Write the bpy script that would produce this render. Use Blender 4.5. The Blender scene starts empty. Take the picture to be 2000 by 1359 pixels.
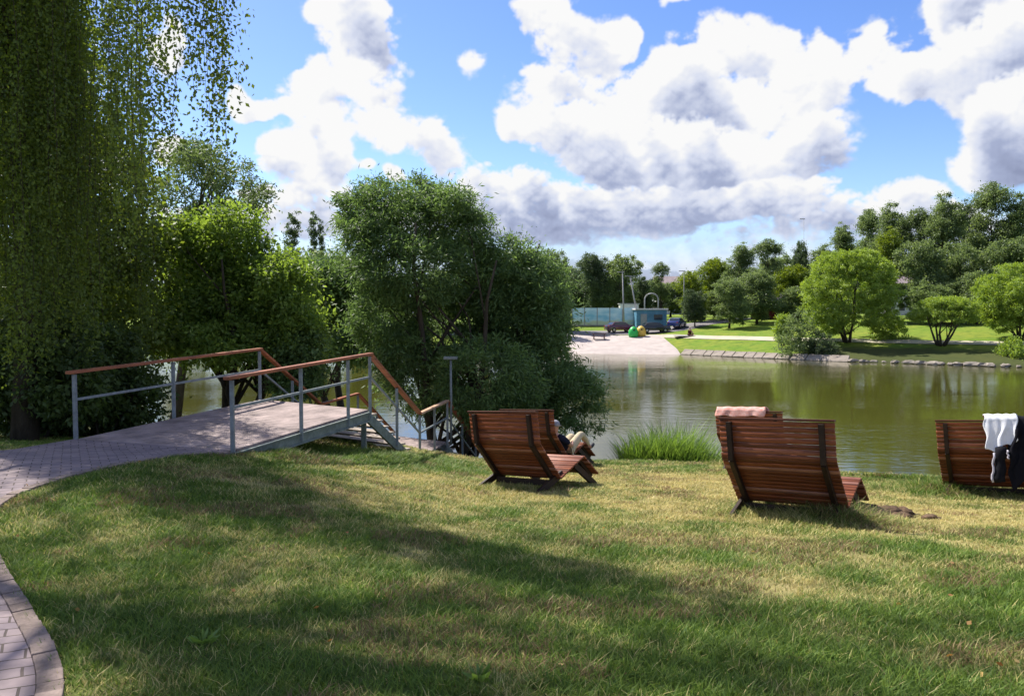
import bpy, bmesh, math, random
import numpy as np
from mathutils import Vector, Matrix, Euler
R = math.radians
scene = bpy.context.scene
# ------------------------------------------------------------------ camera
F = 1500.0                       # focal length in pixels of the 2000 px wide photograph
HOR = 612.0                      # row of the horizon
CZ = 1.6
PITCH = math.atan((679.5 - HOR) / F)
cd = bpy.data.cameras.new('camera'); cam = bpy.data.objects.new('camera', cd)
scene.collection.objects.link(cam); scene.camera = cam
cd.sensor_width = 36; cd.lens = 36 * F / 2000; cd.clip_start = 0.05; cd.clip_end = 6000
cam.location = (0, 0, CZ); cam.rotation_euler = (R(90) - PITCH, 0, 0)
scene.render.resolution_x = 1024; scene.render.resolution_y = 695
scene.render.engine = 'CYCLES'
vs = scene.view_settings
vs.view_transform = 'Standard'; vs.look = 'None'; vs.gamma = 1; vs.use_curve_mapping = False
vs.exposure = 0.88
scene.cycles.max_bounces = 5; scene.cycles.diffuse_bounces = 3; scene.cycles.glossy_bounces = 3
scene.cycles.transmission_bounces = 4; scene.cycles.transparent_max_bounces = 6

def ray(px, py, d):
    """world point seen at photo pixel (px,py), d metres ahead (along +Y)"""
    x = (px - 1000) / F; y = (679.5 - py) / F
    c, s = math.cos(PITCH), math.sin(PITCH)
    fy = c + y * s; fz = -s + y * c
    k = d / fy
    return Vector((x * k, d, CZ + fz * k))

# ------------------------------------------------------------------ world and sun
SUN_AZ = -44.0                   # degrees from +Y, negative = to the left
SUN_EL = 50.0
w = bpy.data.worlds.new('World'); scene.world = w; w.use_nodes = True
nt = w.node_tree; nt.nodes.clear()

CLOUDS = [
 (720,30,70,60),(640,25,75,45),(700,110,85,75),(740,180,80,60),(650,170,55,45),(585,205,60,42),(625,235,75,45),(478,205,34,36),(520,225,40,22),
 (585,322,88,50),(650,310,50,50),(540,300,45,35),(745,235,70,45),(850,262,60,42),(780,290,60,35),(870,325,50,50),(900,355,50,50),(570,395,110,30),(620,370,90,40),
 (1085,80,62,70),(1040,25,55,45),(1175,110,70,62),(1060,170,88,70),(930,120,55,28),(1015,245,60,42),(1110,240,130,70),(1225,90,30,40),
 (1260,210,150,85),(1400,110,90,70),(1330,150,70,55),(1500,115,90,65),(1600,130,80,75),(1690,100,75,65),(1745,150,70,40),(1780,160,50,28),(1480,220,190,90),
 (1600,260,95,50),(1320,290,190,65),(1480,310,170,40),(1190,310,110,50),(1380,340,220,40),
 (1930,70,95,95),(1890,15,70,45),(1960,200,95,110),(1900,320,85,38),(1980,300,90,60),
 (1010,362,70,32),(930,365,40,30),(1060,410,120,50),(1260,400,140,65),(1180,370,80,45),(1450,415,160,42),(1390,380,180,45),(1600,380,85,36),
 (1720,378,75,32),(1800,385,70,30),(1560,360,60,24),(960,430,120,36),(1130,465,170,24),(1500,470,240,24),(1700,440,160,26),
 (722,335,26,14),(780,352,30,14),(1310,14,52,18),(340,290,36,26),(330,95,40,80),(370,420,120,40),(480,410,110,36),(530,445,160,26),
 (2120,150,110,180),(2150,380,160,70),(-150,300,160,80),(-60,80,120,70),(150,330,160,60),(800,440,200,30),(1000,495,140,16),(1300,505,160,14),(1550,500,160,16),(1200,440,160,26),(900,470,140,22),(1750,470,140,20),(640,470,120,22),(300,480,200,24),
 (1330,445,60,18),(1480,360,50,22),(1840,450,120,26)]
def _h(a, b, s):
    n = (a * 374761393 + b * 668265263 + s * 974711) & 0x7fffffff
    n = ((n ^ (n >> 13)) * 1274126177) & 0x7fffffff
    return ((n ^ (n >> 16)) & 0xffff) / 65535.0
def cn(x, y, s):
    xi = np.floor(x).astype(np.int64); yi = np.floor(y).astype(np.int64); fx = x - xi; fy = y - yi
    def g(a, b):
        t = _h(a, b, s) * 6.28318; return np.cos(t) * (x - a) + np.sin(t) * (y - b)
    u = fx ** 3 * (fx * (fx * 6 - 15) + 10); v = fy ** 3 * (fy * (fy * 6 - 15) + 10)
    return (g(xi, yi) * (1 - u) + g(xi + 1, yi) * u) * (1 - v) + (g(xi, yi + 1) * (1 - u) + g(xi + 1, yi + 1) * u) * v
def billow(x, y, o, s, p=.5):
    """rounded bumps with creases between them, about -0.5..0.5"""
    r = 0; a = 1.; t = 0
    for i in range(o):
        r = r + a * (1 - 2.6 * np.abs(cn(x * 2 ** i, y * 2 ** i, s + i))); t += a; a *= p
    return -(r / t - .5) 
def cfb(x, y, o, s, p=.5):
    r = 0; a = 1.; t = 0
    for i in range(o): r = r + a * cn(x * 2 ** i, y * 2 ** i, s + i); t += a; a *= p
    return r / t * 1.6
CLOUDS += [(1860, 60, 60, 60), (1900, 130, 90, 80), (1950, 160, 100, 90), (1990, 60, 90, 120), (1930, 240, 90, 70), (1990, 250, 90, 90), (1840, 10, 60, 40), (1940, 330, 100, 50), (1180, 415, 90, 50), (1330, 400, 110, 45), (1480, 400, 110, 45), (1000, 400, 90, 50), (1090, 430, 90, 40), (860, 420, 90, 50), (760, 420, 80, 36), (640, 440, 120, 32), (1640, 420, 120, 40), (1780, 430, 110, 40), (1900, 430, 120, 40)]
BL = [[], [], [], []]      # 0 low and far, 1 to 3 nearer heaps from the top down
for (a_, b_, c_, d_) in CLOUDS:
    z_ = math.atan((a_ - 1000) / F); BL[0 if (b_ > 352 and a_ > -10) else (1 if b_ < 125 else 2 if b_ < 235 else 3)].append((z_, math.atan((HOR - b_) / math.hypot(F, a_ - 1000)), c_ * 1.05 / F * math.cos(z_) ** 2, d_ * 1.06 / F))
def base_field(az, el, lod=0):
    wx = az + .022 * cfb(az * 11, el * 13, 3, 5); wy = el + .018 * cfb(az * 11 + 9, el * 13 + 4, 3, 15)
    acc = np.zeros_like(az)
    for (x, y, sx, sy) in BL[lod]:
        q = ((wx - x) / sx) ** 2 + ((wy - y) / sy) ** 2
        acc += np.exp(-1.6 * np.minimum(q, 12))
    d = 1.75 * (acc / (acc + .9)) - .55        # soft union, -0.45..0.9
    far = 2.6 * cfb(az * 3.1 + 3, el * 4.2, 3, 41) - .05
    k = np.maximum(np.clip((np.abs(az) - .74) / .2, 0, 1), np.clip((el - .43) / .15, 0, 1)); k = k * k * (3 - 2 * k)
    if lod != 1: return d * (1 - k) - .4 * k
    return d * (1 - k) + far * k
def cloud_layer(az, el, lod):
    low = lod == 0; w_ = .75 if low else .3; o = 7.3 * lod
    def detail(a, e):
        return billow(a * 16 + o, e * 19, 6, 61, .56) * (1 - w_) + billow(a * 34 + 7 + o, e * 46, 4, 81, .55) * w_
    dd = detail(az, el); b0 = base_field(az, el, lod)
    D = b0 + .62 * dd + (0 if low else .07)
    if low: D = D - .02 + .5 * np.clip(cfb(az * 8, el * 26, 3, 191), -.4, .3) + .75 * np.clip((.095 - el) / .05, 0, 1) * (.55 + .9 * np.clip(cfb(az * 9, el * 40, 3, 171) + .2, 0, 1))
    wisp = cfb(az * 34, el * 48, 5, 101, .62)
    soft = .17 + .6 * np.clip((.20 - b0) / .35, 0, 1) * np.clip(cfb(az * 10 + o, el * 12, 2, 17) + .42, 0, 1) + .15 * np.clip(cfb(az * 7, el * 9, 2, 7) + .2, 0, 1)
    if low: soft = soft + .12 + .8 * np.clip((.12 - el) / .05, 0, 1)
    A = np.clip((D + wisp * .22) / (soft + .04), 0, 1); A = A * A * (3 - 2 * A)
    # light falls from the upper left: thickness met on the way to the sun darkens
    T = np.zeros_like(az); lx, ly = -.42, .91; k = .6 if low else 1.
    da, de = az[0, 1] - az[0, 0], el[1, 0] - el[0, 0]
    thick = np.clip(b0 + .9 * billow(az * 10 / k + 2 + o, el * 12 / k, 3, 131, .5), 0, 1); hh, ww = az.shape
    for i in range(1, 7):
        s_ = .010 * k * i ** 1.25
        iy = np.clip(np.arange(hh) + int(round(ly * s_ / de)), 0, hh - 1); ix = np.clip(np.arange(ww) + int(round(lx * s_ / da)), 0, ww - 1)
        T += thick[iy][:, ix]
    e = .006
    rel = dd - detail(az + lx * e, el + ly * e)
    S = 1.28 * np.exp(-(.36, .38, .46, .54)[lod] * T) + (.16 if low else .24) * np.clip(rel, -.8, .8) + .22 * dd + .04
    return A, np.clip(S, 0, 1)
def cloud_fields(az, el):
    """coverage and brightness of the cumulus field in every direction (azimuth, elevation)"""
    A = np.zeros_like(az); S = np.zeros_like(az)
    for lod in (3, 2, 1, 0):                       # front to back
        a, s_ = cloud_layer(az, el, lod); S += s_ * a * (1 - A); A = A + a * (1 - A)
    return A, S / np.maximum(A, 1e-4)
def sky_patch(name, a0, a1, e0, e1, w_, h_):
    """cloud fields over a range of directions, held as a picture computed here"""
    az, el = np.meshgrid(a0 + (a1 - a0) * (np.arange(w_) + .5) / w_, e0 + (e1 - e0) * (np.arange(h_) + .5) / h_)
    A, S = cloud_fields(az, el); im = bpy.data.images.new(name, w_, h_, alpha=False, float_buffer=True); im.colorspace_settings.name = 'Non-Color'
    im.pixels.foreach_set(np.stack([A, S, A * 0, A * 0 + 1], -1).astype(np.float32).ravel()); im.update(); return im
FR = (-.72, .72, -.02, .52)
FRONT = sky_patch('clouds_front', *FR, 1300, 480)
ROUND = sky_patch('clouds_round', -math.pi, math.pi, -.1, math.pi / 2, 800, 220)
def build_world():
    N, L = nt.nodes, nt.links
    out = N.new('ShaderNodeOutputWorld')
    tc = N.new('ShaderNodeTexCoord'); sep = N.new('ShaderNodeSeparateXYZ'); L.new(tc.outputs['Generated'], sep.inputs[0])
    at = N.new('ShaderNodeMath'); at.operation = 'ARCTAN2'; L.new(sep.outputs[0], at.inputs[0]); L.new(sep.outputs[1], at.inputs[1])
    el = N.new('ShaderNodeMath'); el.operation = 'ARCSINE'; L.new(sep.outputs[2], el.inputs[0])
    P = N.new('ShaderNodeCombineXYZ'); L.new(at.outputs[0], P.inputs[0]); L.new(el.outputs[0], P.inputs[1])
    def fields(im, a0, a1, e0, e1):
        m = N.new('ShaderNodeVectorMath'); m.operation = 'MULTIPLY_ADD'; L.new(P.outputs[0], m.inputs[0])
        m.inputs[1].default_value = (1 / (a1 - a0), 1 / (e1 - e0), 0); m.inputs[2].default_value = (-a0 / (a1 - a0), -e0 / (e1 - e0), 0)
        t = N.new('ShaderNodeTexImage'); t.image = im; t.extension = 'EXTEND'; t.interpolation = 'Cubic' if im == FRONT else 'Linear'; L.new(m.outputs[0], t.inputs[0]); return t.outputs['Color']
    sp = N.new('ShaderNodeSeparateXYZ'); L.new(P.outputs[0], sp.inputs[0])
    def math_(op, a, b):
        m = N.new('ShaderNodeMath'); m.operation = op
        for i, v in enumerate((a, b)):
            if isinstance(v, (int, float)): m.inputs[i].default_value = v
            else: L.new(v, m.inputs[i])
        return m.outputs[0]
    inside = math_('MULTIPLY', math_('LESS_THAN', math_('ABSOLUTE', sp.outputs[0], 0), FR[1] - .005), math_('LESS_THAN', sp.outputs[1], FR[3] - .08))
    inside = math_('MULTIPLY', inside, math_('GREATER_THAN', sp.outputs[1], FR[2] + .005))
    mf = N.new('ShaderNodeMix'); mf.data_type = 'RGBA'; L.new(inside, mf.inputs[0]); L.new(fields(ROUND, -math.pi, math.pi, -.1, math.pi / 2), mf.inputs[6]); L.new(fields(FRONT, *FR), mf.inputs[7])
    sc_ = N.new('ShaderNodeSeparateColor'); L.new(mf.outputs[2], sc_.inputs[0]); alpha = sc_.outputs[0]; s = sc_.outputs[1]
    cr = N.new('ShaderNodeValToRGB'); L.new(s, cr.inputs[0])
    e = cr.color_ramp.elements
    e[0].position = .0; e[0].color = (.27, .31, .47, 1); e[1].position = .98; e[1].color = (1, 1, 1, 1)
    x = cr.color_ramp.elements.new(.35); x.color = (.42, .48, .68, 1)
    x = cr.color_ramp.elements.new(.62); x.color = (.72, .77, .92, 1)
    sky = N.new('ShaderNodeTexSky'); sky.sky_type = 'NISHITA'; sky.sun_disc = False
    sky.sun_elevation = R(SUN_EL); sky.sun_rotation = R(SUN_AZ); sky.altitude = 150; sky.air_density = 1.0; sky.dust_density = .4; sky.ozone_density = 3.0
    hs = N.new('ShaderNodeHueSaturation'); hs.inputs['Saturation'].default_value = 1.2; hs.inputs['Hue'].default_value = .515; L.new(sky.outputs[0], hs.inputs['Color'])
    bs = N.new('ShaderNodeBackground'); bs.inputs[1].default_value = .105; L.new(hs.outputs[0], bs.inputs[0])
    bc = N.new('ShaderNodeBackground'); bc.inputs[1].default_value = .52
    # distance: low clouds turn pale lilac
    hz = N.new('ShaderNodeMapRange'); hz.interpolation_type = 'SMOOTHSTEP'; L.new(el.outputs[0], hz.inputs[0]); hz.inputs[1].default_value = .13; hz.inputs[2].default_value = .0; hz.inputs[4].default_value = .72
    cm = N.new('ShaderNodeMix'); cm.data_type = 'RGBA'; L.new(hz.outputs[0], cm.inputs[0]); L.new(cr.outputs[0], cm.inputs[6]); cm.inputs[7].default_value = (.62, .68, .90, 1); L.new(cm.outputs[2], bc.inputs[0])
    hb = N.new('ShaderNodeMapRange'); hb.interpolation_type = 'SMOOTHSTEP'; L.new(el.outputs[0], hb.inputs[0]); hb.inputs[1].default_value = .13; hb.inputs[2].default_value = .035; hb.inputs[4].default_value = .97
    mx = N.new('ShaderNodeMixShader'); L.new(math_('MAXIMUM', alpha, hb.outputs[0]), mx.inputs[0]); L.new(bs.outputs[0], mx.inputs[1]); L.new(bc.outputs[0], mx.inputs[2])
    L.new(mx.outputs[0], out.inputs[0])
build_world()
sd = bpy.data.lights.new('sun', 'SUN'); sd.energy = 5.0; sd.angle = R(.53); sd.color = (1, .95, .86)
so = bpy.data.objects.new('sun', sd); scene.collection.objects.link(so)
SDIR = Vector((math.sin(R(SUN_AZ)) * math.cos(R(SUN_EL)), math.cos(R(SUN_AZ)) * math.cos(R(SUN_EL)), math.sin(R(SUN_EL))))
so.rotation_euler = SDIR.to_track_quat('Z', 'Y').to_euler()

# ------------------------------------------------------------------ helpers
COL = scene.collection
def tag(o, label=None, cat=None, group=None, kind=None):
    if label: o['label'] = label
    if cat: o['category'] = cat
    if group: o['group'] = group
    if kind: o['kind'] = kind
    return o
def empty(name, loc=(0, 0, 0), rz=0):
    o = bpy.data.objects.new(name, None); o.empty_display_size = .2
    o.location = loc; o.rotation_euler = (0, 0, rz); COL.objects.link(o); return o
def link(name, me, mats, parent=None):
    o = bpy.data.objects.new(name, me); COL.objects.link(o)
    for m in (mats if isinstance(mats, (list, tuple)) else [mats]): me.materials.append(m)
    if parent: o.parent = parent
    return o
def copy_tree(o, parent=None):
    c = o.copy(); COL.objects.link(c); c.parent = parent
    for ch in [x for x in COL.objects if x.parent == o]: copy_tree(ch, c)
    return c
def np_mesh(name, verts, faces_flat, nper, attrs=None, smooth=False):
    """verts (n,3); faces_flat int array; nper = verts per face (int or array)"""
    me = bpy.data.meshes.new(name)
    verts = np.ascontiguousarray(verts, np.float32); faces_flat = np.ascontiguousarray(faces_flat, np.int32).ravel()
    nf = len(faces_flat) // nper if isinstance(nper, int) else len(nper)
    me.vertices.add(len(verts)); me.vertices.foreach_set('co', verts.ravel())
    me.loops.add(len(faces_flat)); me.loops.foreach_set('vertex_index', faces_flat)
    me.polygons.add(nf)
    if isinstance(nper, int):
        me.polygons.foreach_set('loop_start', np.arange(nf, dtype=np.int32) * nper)
    else:
        st = np.concatenate([[0], np.cumsum(nper)[:-1]]).astype(np.int32); me.polygons.foreach_set('loop_start', st)
    if smooth: me.polygons.foreach_set('use_smooth', np.ones(nf, bool))
    for k, a in (attrs or {}).items():
        a = np.ascontiguousarray(a, np.float32)
        if a.ndim == 1:
            at = me.attributes.new(k, 'FLOAT', 'POINT'); at.data.foreach_set('value', a)
        else:
            at = me.attributes.new(k, 'FLOAT_COLOR', 'POINT')
            at.data.foreach_set('color', np.concatenate([a, np.ones((len(a), 1), np.float32)], 1).ravel())
    me.update(calc_edges=True); return me

class MB:
    """collects boxes, bars, tubes, prisms into one mesh"""
    def __init__(s): s.v = []; s.f = []
    def add(s, vs_, fs_):
        b = len(s.v); s.v += [tuple(v) for v in vs_]; s.f += [[i + b for i in f] for f in fs_]; return s
    def box(s, c, size, M=None):
        x, y, z = [k / 2 for k in size]
        vv = [Vector((a * x, b * y, d * z)) for a in (-1, 1) for b in (-1, 1) for d in (-1, 1)]
        if M is not None: vv = [M @ v for v in vv]
        vv = [v + Vector(c) for v in vv]
        return s.add(vv, [(0, 1, 3, 2), (4, 6, 7, 5), (0, 4, 5, 1), (2, 3, 7, 6), (0, 2, 6, 4), (1, 5, 7, 3)])
    def bar(s, a, b, wd, th, up=(0, 0, 1)):
        a, b = Vector(a), Vector(b); d = (b - a).normalized(); u = Vector(up)
        sd_ = d.cross(u)
        if sd_.length < 1e-4: sd_ = d.cross(Vector((0, 1, 0)))
        sd_.normalize(); n = sd_.cross(d).normalized()
        vv = [p + sd_ * (i * wd / 2) + n * (j * th / 2) for p in (a, b) for i in (-1, 1) for j in (-1, 1)]
        return s.add(vv, [(0, 1, 3, 2), (4, 6, 7, 5), (0, 4, 5, 1), (2, 3, 7, 6), (0, 2, 6, 4), (1, 5, 7, 3)])
    def tube(s, pts, rad, n=8):
        pts = [Vector(p) for p in pts]; k = len(pts)
        if not isinstance(rad, (list, tuple)): rad = [rad] * k
        rings = []; ref = Vector((1, 0, 0))
        for i, p in enumerate(pts):
            d = (pts[min(i + 1, k - 1)] - pts[max(i - 1, 0)]).normalized()
            if abs(d.dot(ref)) > .9: ref = Vector((0, 1, 0))
            a = (ref - d * ref.dot(d)).normalized(); b = d.cross(a)
            rings.append([p + (a * math.cos(t) + b * math.sin(t)) * rad[i] for t in [2 * math.pi * j / n for j in range(n)]])
        vv = [q for r in rings for q in r]; ff = []
        for i in range(k - 1):
            for j in range(n): ff.append((i * n + j, i * n + (j + 1) % n, (i + 1) * n + (j + 1) % n, (i + 1) * n + j))
        ff.append(tuple(range(n))[::-1]); ff.append(tuple((k - 1) * n + j for j in range(n)))
        return s.add(vv, ff)
    def lathe(s, prof, n=20, c=(0, 0, 0)):
        vv = []; ff = []
        for (r, z) in prof:
            for j in range(n):
                t = 2 * math.pi * j / n; vv.append((c[0] + r * math.cos(t), c[1] + r * math.sin(t), c[2] + z))
        k = len(prof)
        for i in range(k - 1):
            for j in range(n): ff.append((i * n + j, i * n + (j + 1) % n, (i + 1) * n + (j + 1) % n, (i + 1) * n + j))
        ff.append(tuple(range(n))[::-1]); ff.append(tuple((k - 1) * n + j for j in range(n)))
        return s.add(vv, ff)
    def prism(s, outline, a0, a1, axis=0):
        """outline (u,v) extruded along x (axis 0) from a0 to a1"""
        n = len(outline); vv = []
        for a in (a0, a1):
            for (u, v) in outline: vv.append((a, u, v) if axis == 0 else (u, a, v))
        ff = [(j, (j + 1) % n, n + (j + 1) % n, n + j) for j in range(n)]
        ff.append(tuple(range(n))[::-1]); ff.append(tuple(n + j for j in range(n)))
        return s.add(vv, ff)
    def build(s, name, mat, parent=None, bevel=0, smooth=False):
        me = bpy.data.meshes.new(name); me.from_pydata(s.v, [], s.f); me.update()
        bm = bmesh.new(); bm.from_mesh(me); bmesh.ops.recalc_face_normals(bm, faces=bm.faces); 
        if bevel:
            bmesh.ops.bevel(bm, geom=list(bm.edges), offset=bevel, segments=2, affect='EDGES', profile=.5, clamp_overlap=True)
        bm.to_mesh(me); bm.free()
        if smooth: me.polygons.foreach_set('use_smooth', [True] * len(me.polygons))
        return link(name, me, mat, parent)

# numpy value noise
def vnoise(x, y, seed=0):
    xi = np.floor(x).astype(np.int64); yi = np.floor(y).astype(np.int64); fx = x - xi; fy = y - yi
    fx = fx * fx * (3 - 2 * fx); fy = fy * fy * (3 - 2 * fy)
    def h(a, b):
        n = (a * 374761393 + b * 668265263 + seed * 974711) & 0x7fffffff
        n = ((n ^ (n >> 13)) * 1274126177) & 0x7fffffff
        return ((n ^ (n >> 16)) & 0xffff) / 65535.0
    return (h(xi, yi) * (1 - fx) + h(xi + 1, yi) * fx) * (1 - fy) + (h(xi, yi + 1) * (1 - fx) + h(xi + 1, yi + 1) * fx) * fy
def fbm(x, y, o=4, seed=0):
    r = 0; a = .5; t = 0
    for i in range(o): r = r + a * vnoise(x * 2 ** i, y * 2 ** i, seed + i); t += a; a *= .5
    return r / t
def sst(a, b, x):
    t = np.clip((x - a) / (b - a), 0, 1); return t * t * (3 - 2 * t)

# ------------------------------------------------------------------ materials
def mat(name, col, rough=.6, spec=.3, var=0, scale=4, bump=0, bscale=60, metal=0, col2=None, stretch=(1, 1, 1), coat=0):
    m = bpy.data.materials.new(name); m.use_nodes = True; N, L = m.node_tree.nodes, m.node_tree.links
    b = N['Principled BSDF']; b.inputs['Roughness'].default_value = rough; b.inputs['Specular IOR Level'].default_value = spec
    b.inputs['Metallic'].default_value = metal; b.inputs['Coat Weight'].default_value = coat
    tc = N.new('ShaderNodeTexCoord'); mp = N.new('ShaderNodeMapping'); mp.inputs['Scale'].default_value = stretch; L.new(tc.outputs['Object'], mp.inputs[0])
    n = N.new('ShaderNodeTexNoise'); n.inputs['Scale'].default_value = scale; n.inputs['Detail'].default_value = 8; n.inputs['Roughness'].default_value = .65; L.new(mp.outputs[0], n.inputs['Vector'])
    cr = N.new('ShaderNodeValToRGB'); L.new(n.outputs[0], cr.inputs[0])
    c2 = col2 or tuple(max(0, c * (1 - var)) for c in col); c1 = col if col2 else tuple(c * (1 + var * .5) for c in col)
    cr.color_ramp.elements[0].position = .32; cr.color_ramp.elements[0].color = (*c2, 1)
    cr.color_ramp.elements[1].position = .68; cr.color_ramp.elements[1].color = (*c1, 1)
    L.new(cr.outputs[0], b.inputs['Base Color'])
    if bump:
        n2 = N.new('ShaderNodeTexNoise'); n2.inputs['Scale'].default_value = bscale; n2.inputs['Detail'].default_value = 5; L.new(mp.outputs[0], n2.inputs['Vector'])
        bp = N.new('ShaderNodeBump'); bp.inputs['Strength'].default_value = bump; bp.inputs['Distance'].default_value = .02; L.new(n2.outputs[0], bp.inputs['Height']); L.new(bp.outputs[0], b.inputs['Normal'])
    return m
def leaf_mat(name, ca, cb, trans=.38, rough=.55):
    m = bpy.data.materials.new(name); m.use_nodes = True; N, L = m.node_tree.nodes, m.node_tree.links
    N.remove(N['Principled BSDF']); out = N['Material Output']
    a = N.new('ShaderNodeAttribute'); a.attribute_name = 'tint'
    mx = N.new('ShaderNodeMix'); mx.data_type = 'RGBA'; L.new(a.outputs['Fac'], mx.inputs[0]); mx.inputs[6].default_value = (*ca, 1); mx.inputs[7].default_value = (*cb, 1)
    p = N.new('ShaderNodeBsdfPrincipled'); p.inputs['Roughness'].default_value = rough; p.inputs['Specular IOR Level'].default_value = .35; L.new(mx.outputs[2], p.inputs['Base Color'])
    t = N.new('ShaderNodeBsdfTranslucent')
    hs = N.new('ShaderNodeHueSaturation'); hs.inputs['Hue'].default_value = .485; hs.inputs['Saturation'].default_value = 1.15; hs.inputs['Value'].default_value = 2.0; L.new(mx.outputs[2], hs.inputs['Color']); L.new(hs.outputs[0], t.inputs[0])
    ms = N.new('ShaderNodeMixShader'); ms.inputs[0].default_value = trans; L.new(p.outputs[0], ms.inputs[1]); L.new(t.outputs[0], ms.inputs[2]); L.new(ms.outputs[0], out.inputs[0])
    return m
M = {}
M['bark'] = mat('bark', (.075, .06, .045), .9, .1, .5, 6, .8, 25, stretch=(1, 1, .3))
M['pale_bark'] = mat('pale_bark', (.30, .29, .26), .8, .1, .3, 3, .3, 25, col2=(.08, .07, .06))
M['steel'] = mat('painted_steel', (.22, .245, .255), .45, .4, .35, 9, .1, 80)
M['beam'] = mat('beam_steel', (.20, .23, .21), .55, .3, .45, 7, .15, 60)
M['handrail'] = mat('handrail_wood', (.34, .11, .05), .5, .35, .5, 5, .25, 70, stretch=(.4, .4, 3))
M['handrail_pale'] = mat('pale_handrail_wood', (.48, .30, .19), .6, .3, .4, 5, .25, 70)  # paler brown, for the right handrail of the landing
M['deck'] = mat('deck_boards', (.32, .25, .235), .75, .2, .5, 2.2, .4, 60)
M['tread'] = mat('stair_tread', (.36, .30, .25), .7, .25, .4, 3, .3, 60)

# wood of the loungers: glazed red brown with grain along the slat
def wood():
    m = bpy.data.materials.new('glazed_wood'); m.use_nodes = True; N, L = m.node_tree.nodes, m.node_tree.links
    b = N['Principled BSDF']; b.inputs['Roughness'].default_value = .58; b.inputs['Specular IOR Level'].default_value = .35
    tc = N.new('ShaderNodeTexCoord'); mp = N.new('ShaderNodeMapping'); mp.inputs['Scale'].default_value = (1.3, 22, 22); L.new(tc.outputs['Object'], mp.inputs[0])
    n = N.new('ShaderNodeTexNoise'); n.inputs['Scale'].default_value = 2.2; n.inputs['Detail'].default_value = 9; n.inputs['Roughness'].default_value = .7; n.inputs['Distortion'].default_value = 1.2; L.new(mp.outputs[0], n.inputs['Vector'])
    cr = N.new('ShaderNodeValToRGB'); L.new(n.outputs[0], cr.inputs[0])
    e = cr.color_ramp.elements; e[0].position = .28; e[0].color = (.060, .015, .007, 1); e[1].position = .72; e[1].color = (.34, .105, .036, 1)
    x = e.new(.5); x.color = (.20, .052, .017, 1)
    a = N.new('ShaderNodeAttribute'); a.attribute_name = 'tint'
    hs = N.new('ShaderNodeHueSaturation'); L.new(cr.outputs[0], hs.inputs['Color'])
    ml = N.new('ShaderNodeMapRange'); L.new(a.outputs['Fac'], ml.inputs[0]); ml.inputs[3].default_value = .5; ml.inputs[4].default_value = 1.45; L.new(ml.outputs[0], hs.inputs['Value']); ms2 = N.new('ShaderNodeMapRange'); L.new(a.outputs['Fac'], ms2.inputs[0]); ms2.inputs[1].default_value = .75; ms2.inputs[3].default_value = 1.0; ms2.inputs[4].default_value = .72; L.new(ms2.outputs[0], hs.inputs['Saturation'])
    L.new(hs.outputs[0], b.inputs['Base Color'])
    bp = N.new('ShaderNodeBump'); bp.inputs['Strength'].default_value = .25; bp.inputs['Distance'].default_value = .004; L.new(n.outputs[0], bp.inputs['Height']); L.new(bp.outputs[0], b.inputs['Normal'])
    return m
M['wood'] = wood()
M['frame'] = mat('dark_frame', (.032, .016, .010), .6, .3, .4, 8, .2, 60)

# ------------------------------------------------------------------ terrain
WATER = -3.4
NE_X = [-200, -40, -20, -9, -5, -2, 0, 3, 7.5, 13, 20, 40, 200]
NE_Y = [60, 34, 27, 20, 18.2, 17.3, 17.0, 16.9, 12.9, 9.6, 6, -3, -60]       # crest of the near bank
FY_X = [-400, -60, 7, 20.6, 33, 46.7, 60, 120, 400]
FY_Y = [150, 102, 96, 94, 80.6, 70.8, 61, 20, -160]                         # far waterline
def bump_left(x, y): return .15 * np.clip(-x - .5, 0, 3.9) * sst(3, 11, y)
def ground_z(x, y):
    x = np.asarray(x, float); y = np.asarray(y, float)
    yy = np.maximum(y, 1.5)
    lawn = .35 - .122 * np.minimum(yy, 24) + bump_left(x, y)
    lawn = lawn - .09 * np.exp(-((x - 3.5) ** 2 + (y - 9.2) ** 2) / 4) - .15 * np.exp(-((x - 7.6) ** 2 + (y - 11.8) ** 2) / 7)
    e = np.interp(x, NE_X, NE_Y)
    t = y - e
    near = np.where(t < 0, lawn, (.35 - .122 * np.minimum(np.maximum(e, 1.5), 24) + bump_left(x, e)) - .10 * np.clip(t, 0, 1) - .46 * np.clip(t - .4, 0, 12))
    near = near + .03 * (fbm(x * .8, y * .8, 3, 5) - .5) + .02 * (fbm(x * 4, y * 4, 2, 9) - .5)
    near = np.where(t > -.5, np.maximum(near, WATER - 1.2), near)
    fy = np.interp(x, FY_X, FY_Y); s = (y - fy) * .8
    far = WATER - .25 + np.interp(s, [-6, 0, 2, 11, 24, 40, 90, 400], [-.9, .25, .75, 2.25, 3.6, 4.4, 5.0, 5.0])
    far = far + .15 * (fbm(x * .12, y * .12, 3, 3) - .5) * sst(3, 12, s)
    k = sst(-8, -5, s)
    return near * (1 - k) + far * k
def gz(x, y): return float(ground_z(np.array([x]), np.array([y]))[0])
def axis(parts):
    out = []
    for a, b, st in parts: out += list(np.arange(a, b, st))
    return np.array(out)
xs = axis([(-3000, -400, 300), (-400, -60, 20), (-60, -14, 2), (-14, 14, .2), (14, 60, 1.5), (60, 200, 8), (200, 3001, 280)])
ys = axis([(-400, -20, 40), (-20, 1, 2), (1, 24, .2), (24, 60, 2), (60, 130, 1.0), (130, 300, 10), (300, 3201, 290)])
X, Y = np.meshgrid(xs, ys); Z = ground_z(X, Y)
def grid_faces(nx, ny):
    i = np.arange(nx - 1)[None, :] + np.arange(ny - 1)[:, None] * nx
    return np.stack([i, i + 1, i + 1 + nx, i + nx], -1).reshape(-1, 4)
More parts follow.
